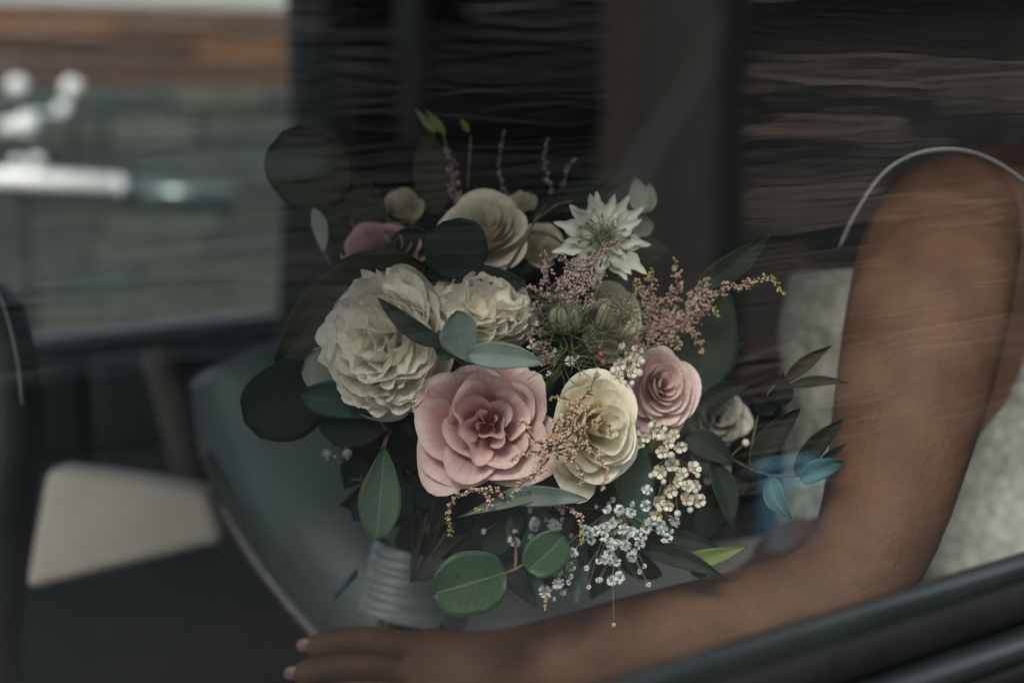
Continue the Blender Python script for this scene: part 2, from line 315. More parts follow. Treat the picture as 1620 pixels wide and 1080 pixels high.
mb = MB(); tube(mb, smooth_line([P(-60, 404, .972), P(-28, 424, .972), P(4, 478, .972), P(26, 560, .972), P(36, 640, .972)], 24), .0014, .0014, 6); mb.build('piping', MAT['piping'], fs)
slab('pillar_trim', [(505, -60), (482, 100), (446, 300), (434, 575), (560, 575), (580, -60)], 1.75, .03, MAT['lining'], bev=.01)
def loft(mb, Lc, Rc, bulge, n=26, m=18, thick=.05):
    a, b = smooth_line(Lc, n), smooth_line(Rc, n); k = min(len(a), len(b)); vs = []; 
    for i in range(k):
        for j in range(m):
            w = j / (m - 1); x = a[i] * (1 - w) + b[i] * w
            h = bulge * (math.sin(math.pi * w) ** .6)
            vs.append(x - FWD * h)
        for j in range(m)[::-1]:
            w = j / (m - 1); vs.append(a[i] * (1 - w) + b[i] * w + FWD * thick)
    q = 2 * m
    mb.add(vs, grid_faces(q, k, True) + [tuple(range(q))[::-1], tuple(range((k - 1) * q, k * q))])
mb = MB(); loft(mb, [P(300, 610, 1.3), P(322, 735, 1.27), P(395, 870, 1.22), P(490, 1000, 1.2), P(560, 1120, 1.18)],
                [P(540, 500, 1.36), P(690, 590, 1.33), P(790, 720, 1.3), P(860, 860, 1.26), P(930, 1010, 1.24)], .11)
bol = mb.build('seat_bolster', MAT['leather'], carT)
mb = MB(); loft(mb, [P(322, 735, 1.24), P(345, 800, 1.22), P(388, 880, 1.2), P(486, 1010, 1.18), P(560, 1120, 1.17)], [P(345, 690, 1.25), P(405, 760, 1.22), P(475, 850, 1.2), P(540, 950, 1.18), P(620, 1090, 1.17)], .02); mb.build('bolster_shade', MAT['leather_d'], carT)  # dark overlay: shading of the bolster's side put in as darker leather
mb = MB(); tube(mb, smooth_line([P(352, 800, 1.15), P(400, 880, 1.13), P(452, 948, 1.12), P(505, 1008, 1.11), P(560, 1070, 1.10)], 20), .004, .004, 8); mb.build('piping', MAT['piping'], bol)
# ------------------------------------------------------------------ street, walls (mostly seen as reflections in the pane)
def plain(name, z, mat, ext=60):
    o = mesh_obj(name, [(-ext, -ext, z), (ext, -ext, z), (ext, ext, z), (-ext, ext, z)], [(0, 1, 2, 3)], mat, smooth=False); o['kind'] = 'structure'; return o
plain('street', 0, mk('wet_dark_setts', (.014, .016, .016), (.03, .032, .03), 9, .9, bump=.6, bscale=40))
def course_wall(name, label, cat, u0, u1, v0, dv, h, ch, ln, mats, kind=None, seed=1, gap=.018):
    """wall of long flat stones in courses: each stone is a block with its own depth"""
    rr = random.Random(seed); t = thing(name, label, cat, car((u0 + u1) / 2, v0, 0))
    mb = MB(); box(mb, car((u0 + u1) / 2, v0 + dv * .5, h / 2 - .01), U, V, Z, u1 - u0, .25, h - .02); mb.build('wall_core', mats[-1], t, False)
    mbs = [MB() for _ in mats[:-1]]; sgn = -1 if dv > 0 else 1
    z = 0; 
    while z < h - .02:
        c = min(ch * rr.uniform(.7, 1.35), h - z); u = u0 + rr.uniform(-.2, 0)
        while u < u1:
            l = ln * rr.uniform(.5, 1.6); e = rr.uniform(.0, .05)
            a, b = max(u, u0), min(u + l, u1)
            if b - a > .03: box(mbs[rr.randrange(len(mbs))], car((a + b) / 2, v0 + dv * .5 + sgn * (.125 + e / 2 + .02), z + c / 2), U, V, Z, b - a - .02, e + .04, c - gap)
            u += l
        z += c
    for q, m_ in zip(mbs, mats):
        o = q.build('stone_courses', m_, t, False); o['kind'] = 'stuff'
    return t
g = lambda nm, a, s=14: mk(nm, tuple(x * .75 for x in a), tuple(x * 1.2 for x in a), s, .85, bump=.8)
course_wall('stone_wall', 'pale grey green slate wall mirrored in the glass on the left', 'wall', -2.0, 2.5, -5.0, -.3, 3.2, .17, 1.2, [g('slate_a', (.55, .60, .56)), g('slate_b', (.22, .26, .25)), g('slate_c', (.45, .44, .38)), g('slate_d', (.03, .035, .035))], seed=3, gap=.05)
course_wall('slate_wall', 'dark slate wall in long thin courses mirrored behind the flowers', 'wall', 2.502, 9.5, -5.0, -.3, 3.2, .12, 1.3, [g('dslate_a', (.60, .59, .53)), g('dslate_b', (.03, .03, .028)), g('dslate_c', (.36, .35, .31)), g('dslate_e', (.60, .60, .56)), g('dslate_d', (.015, .016, .016))], seed=5, gap=.055)
course_wall('brown_stone_wall', 'brown stone wall in thin courses mirrored over the arm', 'wall', 2.40, 9.0, -2.5, -.3, 3.2, .055, .6, [g('brown_a', (.74, .50, .34)), g('brown_b', (.05, .038, .028)), g('brown_c', (.40, .29, .21)), g('brown_e', (.10, .075, .055)), g('brown_d', (.015, .013, .012))], seed=8, gap=.018)
mb = MB(); box(mb, car(2.325, -2.6, 1.62), U, V, Z, .11, .50, 3.24); o = tag(mb.build('end_cover_post', mk('dark_timber', (.035, .03, .026), (.06, .05, .042), 12, .8, stretch=(1, 1, .1)), None, False), 'dark timber post added to hide the sunlit end of the brown stone wall', 'post'); b_ = o.modifiers.new('bevel', 'BEVEL'); b_.width = .012; b_.segments = 3  # post added to cover the wall's sunlit end in the reflection
mb = MB(); tube(mb, [car(2.78, -4.75, 0.9), car(2.78, -4.75, 3.4)], .06, .06, 12); tag(mb.build('drainpipe', mk('pale_pipe', (.42, .45, .45)), None), 'pale grey drainpipe on the stone wall', 'drainpipe')
course_wall('garden_wall', 'low grey green slate wall beyond the far car window', 'wall', -2.5, 3.2, 4.0, .3, 1.15, .085, .45, [g('gslate_a', (.085, .095, .08)), g('gslate_b', (.045, .06, .057)), g('gslate_c', (.055, .065, .055)), g('gslate_d', (.02, .024, .024))], seed=11)
course_wall('terracotta_wall', 'long terracotta brick wall beyond the low grey wall', 'wall', -3, 9, 8.0, .3, 1.56, .11, .8, [g('terra_a', (.16, .072, .035)), g('terra_b', (.11, .055, .032)), g('terra_c', (.08, .045, .03)), g('terra_d', (.12, .07, .05))], seed=13)

MAT['glint_white'] = mk('white_glint', (.62, .64, .64), (.7, .71, .71), 20, .25, coat=.6)  # white colour stands in for bright highlights on chrome
rt_ = thing('glint_shapes', 'made-up white handrail with round fittings beyond the far car window', 'glints', P(60, 290, 3.3) * [1, 1, 0])  # made-up bars and balls in the shape of blurred chrome glints
mb = MB(); tube(mb, [P(-400, 262, 3.2), P(60, 285, 3.28), P(186, 294, 3.3)], .022, .024, 12); mb.add(ICO3[0] * .024 + P(186, 294, 3.3), ICO3[1]); mb.build('bar', MAT['glint_white'], rt_)
mb = MB(); tube(mb, [P(200, 300, 3.33), P(372, 318, 3.36)], .030, .034, 12); mb.build('pale_smudge_tube', MAT['strip'], rt_)
mb = MB(); tube(mb, [P(30, 285, 3.3), np.array([*P(30, 285, 3.3)[:2], 0])], .018, .018, 10); mb.build('post', MAT['rubber'], rt_)
for (px, py, r) in [(28, 137, .024), (12, 201, .020), (42, 198, .031), (114, 140, .024), (100, 174, .020), (28, 258, .016), (58, 256, .018)]:
    mb = MB(); v, f = ICO3; mb.add(v * r + P(px, py, 3.26), f); mb.build('round_glint', MAT['glint_white'], rt_)
mb = MB(); tube(mb, smooth_line([P(48, 178, 3.28), P(84, 182, 3.28), P(112, 172, 3.28), P(124, 140, 3.28)], 14), .010, .010, 8); mb.build('curved_glint', MAT['strip'], rt_)
for (px, py) in [(28, 137), (112, 150)]:
    mb = MB(); tube(mb, [P(px, py, 3.29), P(px + 4, 290, 3.3)], .006, .006, 6); mb.build('upright', MAT['rubber'], rt_)

# ------------------------------------------------------------------ the seated woman
MAT['skin'] = mk('skin', (.075, .037, .023), (.115, .058, .037), 22, .68, bump=.5, bscale=260, spec=.25)
MAT['nail'] = mk('nail', (.17, .10, .09), (.20, .12, .105), 14, .25)
MAT['hair'] = mk('dark_hair', (.02, .014, .01), (.035, .024, .016), 90, .5, stretch=(1, 1, .1))
person = thing('person', 'seated woman in ivory lace dress, bare arm bent to hold the bouquet', 'person', P(1450, 1000, 1.12))
PV = []; PE = []; PR = []
def chain(start, pts):
    prev = start
    for (x, y, d, r) in pts:
        PV.append(P(x, y, d)); PR.append(r); k = len(PV) - 1
        if prev is not None: PE.append((prev, k))
        prev = k
    return prev
root = chain(None, [(1500, 1020, 1.15, .12)]); belly = chain(root, [(1470, 760, 1.15, .09)]); ch_ = chain(belly, [(1520, 500, 1.16, .10)])
nk = chain(ch_, [(1720, 330, 1.26, .065), (1880, 200, 1.30, .045), (1900, 80, 1.29, .05), (1890, -30, 1.27, .085), (1890, -120, 1.27, .07)])
wr = chain(ch_, [(1510, 345, 1.06, .055), (1482, 400, .97, .059), (1455, 560, .93, .057), (1415, 740, .905, .047), (1372, 920, .89, .040), (1230, 985, .90, .041), (1050, 1015, .93, .038), (860, 1050, .96, .031), (750, 1060, .98, .027), (670, 1062, .98, .029)])
FING = [[(690, 1050, 0.970, 0.0137), (640, 1022, 0.957, 0.0112), (585, 1012, 0.941, 0.0105), (530, 1014, 0.938, 0.0098), (484, 1026, 0.941, 0.0085)],
        [(690, 1066, 0.970, 0.0137), (630, 1058, 0.953, 0.0114), (570, 1052, 0.935, 0.0107), (512, 1056, 0.934, 0.0100), (464, 1070, 0.938, 0.0087)],
        [(690, 1084, 0.970, 0.0137), (630, 1092, 0.953, 0.0112), (570, 1092, 0.935, 0.0105), (515, 1098, 0.934, 0.0098), (472, 1112, 0.938, 0.0084)],
        [(692, 1100, 0.970, 0.0125), (635, 1124, 0.955, 0.0097), (580, 1128, 0.941, 0.0089), (535, 1134, 0.941, 0.0080), (500, 1144, 0.943, 0.0071)],
        [(715, 1040, 0.980, 0.0148), (680, 1005, 0.985, 0.0131), (640, 985, 1.000, 0.0120), (600, 975, 1.010, 0.0105)]]
for fg in FING: chain(wr, fg[1:])
chain(ch_, [(1560, 360, 1.36, .05), (1500, 700, 1.38, .04), (1350, 900, 1.36, .035), (1100, 980, 1.2, .03), (960, 1020, 1.1, .026)])
for dd in (1.08, 1.28):
    chain(root, [(1300, 1080, dd + .02, .085), (1000, 1120, dd, .07), (720, 1180, dd, .055), (700, 1500, dd, .045), (680, 1800, dd, .03)])
me = bpy.data.meshes.new('body'); me.from_pydata([tuple(v) for v in PV], PE, []); me.materials.append(MAT['skin'])
body = bpy.data.objects.new('body', me); COL.objects.link(body); body.parent = person; body.matrix_parent_inverse = parent_inv(person)
body.modifiers.new('skin', 'SKIN')
for i, sv in enumerate(me.skin_vertices[0].data): sv.radius = (PR[i], PR[i]); sv.use_root = (i == 0)
body.modifiers['skin'].use_smooth_shade = True
sb = body.modifiers.new('sub', 'SUBSURF'); sb.levels = sb.render_levels = 2
for fg in FING[:3]:
    (x0, y0, d0, r0), (x1, y1, d1, r1) = fg[-2], fg[-1]
    c = P(x1 - 2, y1 - 6, d1 - r1 * .55); a = P(x1, y1, d1) - P(x0, y0, d0); a /= np.linalg.norm(a); b = np.cross(a, FWD); b /= np.linalg.norm(b); nn = np.cross(a, b)
    v, f = ICO2; mb = MB(); mb.add(c + v[:, :1] * a * .0062 + v[:, 1:2] * b * .0048 + v[:, 2:] * nn * .0016, f); mb.build('fingernail', MAT['nail'], body)
def ringloft(mb, rings, n=40, ruff=0, cap=True):
    """rings: centre, two axes, two radii"""
    vs = []
    for i, (c, a, b, ra, rb) in enumerate(rings):
        for k in range(n):
            w = 2 * math.pi * k / n; q = 1 + ruff * math.sin(w * 9 + i * .5) * i / len(rings)
            vs.append(c + a * math.cos(w) * ra * q + b * math.sin(w) * rb * q)
    f = grid_faces(n, len(rings), True)
    if cap: f += [tuple(range(n))[::-1], tuple(range((len(rings) - 1) * n, len(rings) * n))]
    mb.add(vs, f)
m, n, out = nodes('lace'); N = n.nodes.new; L = n.links.new
b = N('ShaderNodeBsdfPrincipled'); b.inputs['Roughness'].default_value = .8; L(b.outputs[0], out.inputs[0])
tc = N('ShaderNodeTexCoord'); vo = N('ShaderNodeTexVoronoi'); vo.inputs['Scale'].default_value = 85; no = N('ShaderNodeTexNoise'); no.inputs['Scale'].default_value = 45; no.inputs['Detail'].default_value = 5
L(tc.outputs['Object'], vo.inputs[0]); L(tc.outputs['Object'], no.inputs[0]); mu = N('ShaderNodeMath'); mu.operation = 'MULTIPLY_ADD'; mu.inputs[1].default_value = .25; mu.inputs[2].default_value = 0; L(vo.outputs[0], mu.inputs[0])
no2 = N('ShaderNodeTexNoise'); no2.inputs['Scale'].default_value = 18; no2.inputs['Detail'].default_value = 8; no2.inputs['Roughness'].default_value = .7; L(tc.outputs['Object'], no2.inputs[0]); L(no2.outputs[0], mu.inputs[2]); 
cr = N('ShaderNodeValToRGB'); cr.color_ramp.elements[0].position = .45; cr.color_ramp.elements[1].position = .85; cr.color_ramp.elements[0].color = (.36, .36, .32, 1); cr.color_ramp.elements[1].color = (.09, .09, .08, 1)
L(mu.outputs[0], cr.inputs[0]); L(cr.outputs[0], b.inputs[0]); bp = N('ShaderNodeBump'); bp.inputs['Distance'].default_value = .003; L(mu.outputs[0], bp.inputs['Height']); L(bp.outputs[0], b.inputs['Normal'])
MAT['lace'] = m
mb = MB(); rg = []
for (x, y, d, ra, rb) in [(1470, 432, 1.155, .112, .10), (1460, 520, 1.155, .116, .105), (1455, 640, 1.15, .108, .10), (1460, 760, 1.15, .112, .105), (1480, 900, 1.15, .135, .125), (1500, 1050, 1.15, .15, .14), (1500, 1160, 1.15, .14, .13)]:
    rg.append((P(x, y, d), RIGHT, FWD, ra, rb))
ringloft(mb, rg); mb.build('dress_bodice', MAT['lace'], person)
MAT['skirt'] = mk('skirt_fabric', (.36, .36, .35), (.44, .44, .425), 20, .8, bump=.6, bscale=30)
mb = MB(); rg = []
for (x, y, d, ra, rb) in [(1480, 1050, 1.17, .13, .15), (1340, 1065, 1.17, .12, .16), (1150, 1085, 1.17, .115, .17), (950, 1120, 1.17, .115, .18), (760, 1170, 1.17, .12, .18), (660, 1300, 1.17, .13, .19)]:
    rg.append((P(x, y, d), UP, FWD, ra, rb))
ringloft(mb, rg, ruff=.05); mb.build('skirt', MAT['skirt'], person)
mb = MB(); tube(mb, smooth_line([P(1328, 392, .90), P(1355, 335, .89), P(1400, 272, .885), (P(1455, 242, .885)), P(1515, 237, .885), P(1570, 254, .89), P(1625, 292, .90), P(1680, 350, .93)], 40), .0017, .0017, 6); mb.build('shoulder_strap', mk('dull_strap', (.075, .08, .075), (.095, .10, .095), 60, .6), person)
v, f = ICO3; mb = MB(); vv = v * [.088, .10, .115]; mb.add(P(1905, -60, 1.30) + vv, f); mb.build('hair', MAT['hair'], person)
# ------------------------------------------------------------------ petals, leaves, small flowers
def petal_rev(phi, hw, R, rt, zt, h, curl, ruff, seed, ns=15, nt_=13, notch=0, spiral=.05, fold=0):
    """a petal wrapped round the flower's axis (local +z); rt rim radius, zt rim height, h depth of the base"""
    rr = np.random.default_rng(seed); ph = rr.uniform(0, 6.28, 6); fq = rr.uniform(.7, 1.5, 3)
    s, t = np.meshgrid(np.linspace(-1, 1, ns), np.linspace(0, 1, nt_)); s = s.ravel(); t = t.ravel()
    te = t * (1 - .30 * np.abs(s) ** 3.2 - notch * np.exp(-(s / .14) ** 2) - .03 * np.sin(fq[0] * 2.2 * s + ph[0]))
    a = hw * (.28 + .72 * np.sin(np.clip(te * 1.15, 0, 1) * math.pi / 2))
    w = phi + s * a + .04 * np.sin(3 * te + ph[1])
    r = rt * np.sin(te * math.pi / 2) ** .85; z = -h + (h + zt) * te ** 1.25
    c = np.clip((te - .62) / .38, 0, 1) ** 2
    r = r + curl * R * c; z = z - curl * R * .9 * c * c
    cs = np.clip((np.abs(s) - .6) / .4, 0, 1) ** 2 * te; r += curl * R * .35 * cs
    A = ruff * R * te ** 2.2
    r += A * (np.sin(fq[0] * s * 2 + ph[2]) + .22 * np.sin(fq[1] * s * 5 + ph[3])) * .8
    z += A * (np.sin(fq[1] * s * 2.3 + ph[4]) + .2 * np.sin(fq[2] * s * 6 + ph[5])) * .7
    r *= 1 + spiral * s; r += fold * R * np.exp(-(s / .22) ** 2) * te * te * -1
    return np.stack([r * np.cos(w), r * np.sin(w), z], 1), grid_faces(ns, nt_), np.stack([(s + 1) / 2, t], 1)
def frame(ax, roll=0):
    ax = np.asarray(ax, float); ax /= np.linalg.norm(ax); x = np.cross(UP, ax); x /= np.linalg.norm(x); y = np.cross(ax, x)
    c, s = math.cos(roll), math.sin(roll); return np.stack([x * c + y * s, -x * s + y * c, ax], 0)   # rows
def stem_part(t, pts, r0, r1, mat, name='stem', sides=6, n=12):
    mb = MB(); tube(mb, smooth_line(pts, n), r0, r1, sides); return mb.build(name, mat, t)
BIND = P(628, 930, .98)
def flower_stem(t, C, ax, r=.0026):
    a = C - ax * .02; stem_part(t, [a, a - ax * .03 + (BIND - a) * .15, a + (BIND - a) * .6, BIND + np.array([rng.uniform(-.01, .01), .01, 0])], r, r, MAT['stem_g'])
GF = 'flowers of the hand-tied bouquet'; GL = 'leafy sprigs in the bouquet'; GA = 'feathery astilbe plumes in the bouquet'; GW = 'small filler blossoms in the bouquet'
def rose(px, py, d, Rpx, axis, mat, label, N=34, seed=1, openq=.5, h=.9, dome=.42, ruff=.05, curl=.12, roll=0, squash=(1, 1), hw=(1.25, .72), name='rose', outer=None, rin=.07, fold=0, shift=(0, 0), jit=.05, cols=None):
    C = P(px, py, d); R = Rpx * d / F; ax = cv(*axis); Fm = frame(ax, roll); rr = np.random.default_rng(seed)
    t = thing(name, label, 'rose', C, GF)
    for i in range(N):
        q = (i + .5) / N; e = q ** openq
        phi = i * 2.39996 + rr.uniform(-.25, .25)
        rt = R * (rin + (1 - rin - curl) * e) * rr.uniform(1 - jit, 1 + jit); zt = R * dome * (1 - e ** 2.2) * rr.uniform(.85, 1.1) - R * .12 * e
        v, f, uv = petal_rev(phi, hw[0] + (hw[1] - hw[0]) * min(1, e * 1.2), R, rt, zt, R * h, curl * (.25 + .9 * e), ruff * (.5 + .7 * e), seed * 100 + i, fold=(fold if rr.random() < .4 else 0) * (1 - e))
        v[:, 0] += shift[0] * R * (1 - e); v[:, 1] += shift[1] * R * (1 - e); v[:, 0] *= squash[0]; v[:, 1] *= squash[1]
        m_ = outer if (outer and i >= N - 5) else mat
        mesh_obj('petal', C + v @ Fm, f, MAT[m_], t, uv)
    # green calyx under the petals
    mb = MB(); v, f = ICO2; mb.add(C + (v * [R * .2, R * .2, R * .18] + [0, 0, -R * h * 1.3]) @ Fm, f); mb.build('calyx', MAT['stem_g'], t)
    flower_stem(t, C - ax * R * h, ax); return t
def small_petal(L_, W_, cup, ruff, seed, notch=.12, ns=9, nt_=8, back=0.):
    rr = np.random.default_rng(seed); ph = rr.uniform(0, 6.28, 4)
    s, t = np.meshgrid(np.linspace(-1, 1, ns), np.linspace(0, 1, nt_)); s = s.ravel(); t = t.ravel()
    te = t * (1 - .28 * np.abs(s) ** 3 - notch * np.exp(-((s - .2 * math.sin(ph[0])) / .16) ** 2) - .05 * np.sin(s * 7 + ph[0]))
    w = W_ / 2 * (.22 + .78 * np.sin(np.clip(te * 1.1, 0, 1) * math.pi / 2))
    x = s * w; y = te * L_; z = cup * L_ * (s ** 2 * te * .9 + te ** 2 * .6) - back * L_ * te ** 4
    A = ruff * L_ * te ** 2; z = z + A * (np.sin(4 * s + ph[1]) + .6 * np.sin(9 * s + ph[2])); x = x + A * .6 * np.sin(6 * te + ph[3])
    return np.stack([x, y, z], 1), grid_faces(ns, nt_), np.stack([(s + 1) / 2, t], 1)
def place(v, base, ydir, zdir):
    y = ydir / np.linalg.norm(ydir); x = np.cross(y, zdir); x /= np.linalg.norm(x) + 1e-9; z = np.cross(x, y)
    return base + v[:, :1] * x + v[:, 1:2] * y + v[:, 2:3] * z
def peony(px, py, d, Rx, Ry, axis, label, mat='white', N=90, seed=1, guards=9, roll=0):
    C = P(px, py, d); k = d / F; ax = cv(*axis); Fm = frame(ax, roll); rr = np.random.default_rng(seed); R = (Rx + Ry) / 2 * k
    t = thing('peony', label, 'peony', C, GF); sq = np.array([Rx * k / R, Ry * k / R, 1])
    for i in range(guards):
        v, f, uv = petal_rev(i * 2.4 + rr.uniform(-.2, .2), .85, R, R * (.93 if i % 2 else .8), R * (.0 if i % 2 else .25), R * .8, .02, .035, seed * 50 + i, notch=.08)
        mesh_obj('guard_petal', C + (v * sq) @ Fm, f, MAT[mat], t, uv)
    for i in range(N):
        z = 1 - (i + .5) / N * .98; w = i * 2.39996; th = math.acos(z); 
        dr = np.array([math.sin(th) * math.cos(w), math.sin(th) * math.sin(w), z * .62])
        L_ = R * rr.uniform(.50, .80)
        up = np.array([math.cos(w), math.sin(w), 0]) * (.5 + .6 * math.sin(th)) * rr.uniform(.4, 1.2) + np.array([0, 0, .75]) + rr.normal(0, .2, 3)
        v, f, uv = small_petal(L_, L_ * rr.uniform(.9, 1.3), rr.uniform(.25, .5), rr.uniform(.025, .06), seed * 999 + i, notch=rr.uniform(.03, .16), ns=13, nt_=10)
        zd = -np.array([math.cos(w), math.sin(w), .0]) + rr.normal(0, .22, 3)
        v = place(v, dr * R * .80 - up / np.linalg.norm(up) * L_ * .72, up, zd)
        mesh_obj('petal', C + (v * sq) @ Fm, f, MAT[mat], t, uv)
    flower_stem(t, C - ax * R * .7, ax, .003); return t

def leaf_w(t, shape):
    if shape == 'round': return np.sqrt(np.clip(1 - (2 * t - 1) ** 2, 0, 1)) ** .92
    if shape == 'ovate': return np.clip(np.sin(math.pi * t ** .72), 0, 1) ** .75
    if shape == 'obov': return np.clip(np.sin(math.pi * t ** 1.35), 0, 1) ** .7
    return np.clip(np.sin(math.pi * t ** .85), 0, 1) ** 1.05 * (1 - .25 * t)
def leaf(t, b, tip, w, mat, shape='ovate', bend=0, cup=.12, lift=0, tilt=0, asym=0, parent_stem=None, wav=.03, ns=11, nt_=17, seed=None):
    """b, tip: (px, py, depth); w width in px; bend sideways bow (px); lift: bow towards the lens (m)"""
    seed = seed if seed is not None else int(b[0] * 7 + b[1]); rr = np.random.default_rng(seed); ph = rr.uniform(0, 6.28, 3)
    A, B = P(*b), P(*tip); k = (b[2] + tip[2]) / 2 / F; ay = B - A; L_ = np.linalg.norm(ay); ay /= L_
    ax = np.cross(ay, -FWD); ax /= np.linalg.norm(ax); az = np.cross(ax, ay)
    ax2 = ax * math.cos(tilt) + az * math.sin(tilt)
    s, q = np.meshgrid(np.linspace(-1, 1, ns), np.linspace(0, 1, nt_)); s = s.ravel(); q = q.ravel()
    W_ = w * k / 2; wd = leaf_w(q, shape) * W_ * (1 + .03 * np.sin(9 * q + ph[0]) * np.sign(s))
    x = s * wd + bend * k * np.sin(math.pi * q); z = lift * np.sin(math.pi * q) + cup * W_ * s ** 2 * 1.0 - cup * W_ * .25 * np.exp(-(s / .12) ** 2) + wav * W_ * np.sin(7 * q + ph[1]) * s
    x = x * (1 + asym * q)
    v = A + ax2 * x[:, None] + ay * (q * L_)[:, None] + az * z[:, None] + np.cross(ax2, ay) * 0
    # give the blade a real, thin body
    nrm = np.cross(ax2, ay); v2 = v - nrm * .00035
    n0 = len(v); f = grid_faces(ns, nt_); f2 = [tuple(i + n0 for i in r[::-1]) for r in f]
    rim = [i for i in range(ns)] + [j * ns + ns - 1 for j in range(1, nt_)] + [(nt_ - 1) * ns + i for i in range(ns - 2, -1, -1)] + [j * ns for j in range(nt_ - 2, 0, -1)]
    f3 = [(rim[i], rim[i] + n0, rim[(i + 1) % len(rim)] + n0, rim[(i + 1) % len(rim)]) for i in range(len(rim))]
    uv = np.stack([(s + 1) / 2, q], 1)
    return mesh_obj('leaf', np.vstack([v, v2]), f + f2 + f3, MAT[mat], t, np.vstack([uv, uv]))
def sprig(name, label, at, stems, leaves, smat='stem_g', cat='leafy sprig', r=.0012, group=GL):
    t = thing(name, label, cat, P(*at), group)
    for s_ in stems: stem_part(t, [P(*p) for p in s_], r, r * .6, MAT[smat], n=16)
    for l_ in leaves: leaf(t, *l_[:4], **(l_[4] if len(l_) > 4 else {}))
    return t
def inst(name, me, base, M3, scale, parent):
    o = bpy.data.objects.new(name, me); COL.objects.link(o); o.parent = parent; o.matrix_parent_inverse = parent_inv(parent)
    m = Matrix.Identity(4)
    for i in range(3):
        for j in range(3): m[i][j] = float(M3[j][i]) * scale       # rows of M3 are the local axes
        m[i][3] = float(base[i])
    o.matrix_basis = m; return o
def proto_mesh(mb, name, mats):
    me = bpy.data.meshes.new(name); me.from_pydata([tuple(map(float, v)) for v in np.vstack(mb.v)], [], mb.f)
    me.polygons.foreach_set('use_smooth', np.ones(len(me.polygons), dtype=bool))
    for m_ in mats: me.materials.append(m_)
    me.update(); return me
# prototypes of the small blossoms (meshes only; each blossom is its own object)
def gyp_mesh(seed):
    rr = np.random.default_rng(seed); mb = MB()
    for i in range(26):
        z = 1 - (i + .5) / 26 * 1.25; th = math.acos(max(-1, z)); w = i * 2.4
        dr = np.array([math.sin(th) * math.cos(w), math.sin(th) * math.sin(w), z])
        v, f, uv = small_petal(.62, .62, .2, .12, seed * 77 + i, notch=.2, ns=5, nt_=4)
        mb.add(place(v, dr * .42, dr + rr.normal(0, .35, 3), np.cross(dr, rr.normal(0, 1, 3))), f)
    return proto_mesh(mb, 'gyp_blossom', [MAT['gyp']])
GYP = [gyp_mesh(i) for i in range(4)]
def wax_mesh(seed):
    mb = MB()
    for i in range(5):
        w = i * 2 * math.pi / 5; c, s = math.cos(w), math.sin(w)
        v, f, uv = small_petal(.72, .80, .22, .04, seed * 31 + i, notch=0, ns=7, nt_=6)
        q = place(v, np.array([c * .26, s * .26, 0]), np.array([c, s, .55]), np.array([0, 0, 1.])); mb.add(q, f)
    v, f = ICO2; mb.add(v * [.34, .34, .3] + [0, 0, -.12], f); n0 = len(mb.f)
    for i in range(10):
        w = i * .628; mb.add(v * .055 + [math.cos(w) * .27, math.sin(w) * .27, .17], f)
    mb.add(v * [.2, .2, .09] + [0, 0, .14], f)
    me = proto_mesh(mb, 'wax_blossom', [MAT['wax'], MAT['wax_eye']])
    for p in me.polygons:
        if p.index >= n0: p.material_index = 1
    return me
WAX = [wax_mesh(i) for i in range(3)]
v, f = ICO2; mb = MB(); vv = v * [1, 1, 1.15]; vv[:, 2] += .25 * np.clip(v[:, 2], 0, 1) ** 6; mb.add(vv, f); WBUD = proto_mesh(mb, 'wax_bud', [MAT['wax']])
v, f = ICO2; mb = MB(); vv = v * [1, 1, .95]; mb.add(vv, f)
for i in range(5): mb.add(ICO1[0] * [.16, .16, .3] + [math.cos(i * 1.257) * .22, math.sin(i * 1.257) * .22, 1.0], ICO1[1])
BERRY = proto_mesh(mb, 'berry', [MAT['berry']]); BERRY_G = BERRY.copy(); BERRY_G.materials.clear(); BERRY_G.materials.append(MAT['berry_g'])

def astilbe(label, at, strands, mat, seed=1, bud=2.3, dens=1.0, tipg=.0, smat='stem_r'):
    rr = np.random.default_rng(seed); t = thing('astilbe_plume', label, 'astilbe', P(*at), GA); st = MB(); bd = MB(); gb = MB()
    for pts, w0, w1 in strands:
        c = smooth_line([np.array(p, float) for p in pts], 16); tube(st, [P(*p) for p in c], .0007, .0003, 5)
        seg = np.linalg.norm(np.diff(c[:, :2], axis=0), axis=1); Lp = seg.sum(); cum = np.concatenate([[0], np.cumsum(seg)]) / Lp
        nc = int(Lp / 6.5 * dens) + 2
        for i in range(nc):
            q = (i + rr.uniform(0, 1)) / nc; x = np.array([np.interp(q, cum, c[:, k]) for k in range(3)]); w = (w0 + (w1 - w0) * q) * (1.05 - .2 * rr.random())
            ang = rr.uniform(0, 6.28); e = np.array([math.cos(ang), math.sin(ang)]) * w / 2
            tipx = x + np.array([e[0], e[1] , rr.uniform(-1, 1) * w / 2 / F * x[2]])
            tube(st, [P(*x), P(*tipx)], .0003, .0002, 3)
            nb = max(3, int(w / 3.2))
            for j in range(nb):
                m = rr.uniform(.25, 1.08) ** .8; y = x + (tipx - x) * m + np.array([rr.normal(0, w * .09 + .8), rr.normal(0, w * .09 + .8), rr.normal(0, (w * .09 + 1) / F)])
                r = bud * rr.uniform(.65, 1.25) * y[2] / F * (1 - .25 * q); a, b_, cc = rr.normal(0, 1, 3), rr.normal(0, 1, 3), 0
                a /= np.linalg.norm(a); vv, ff = ICO1; sc = np.array([1, 1, rr.uniform(1, 1.5)])
                fr_ = frame(a); (gb if (tipg and q > 1 - tipg * rr.uniform(.4, 1.4)) else bd).add(P(*y) + (vv * sc * r) @ fr_, ff)
    st.build('stem', MAT[smat], t)
    o = bd.build('floret', MAT[mat], t); o['kind'] = 'stuff'
    if gb.v: o = gb.build('green_bud', MAT['bud_green'], t); o['kind'] = 'stuff'
    return t
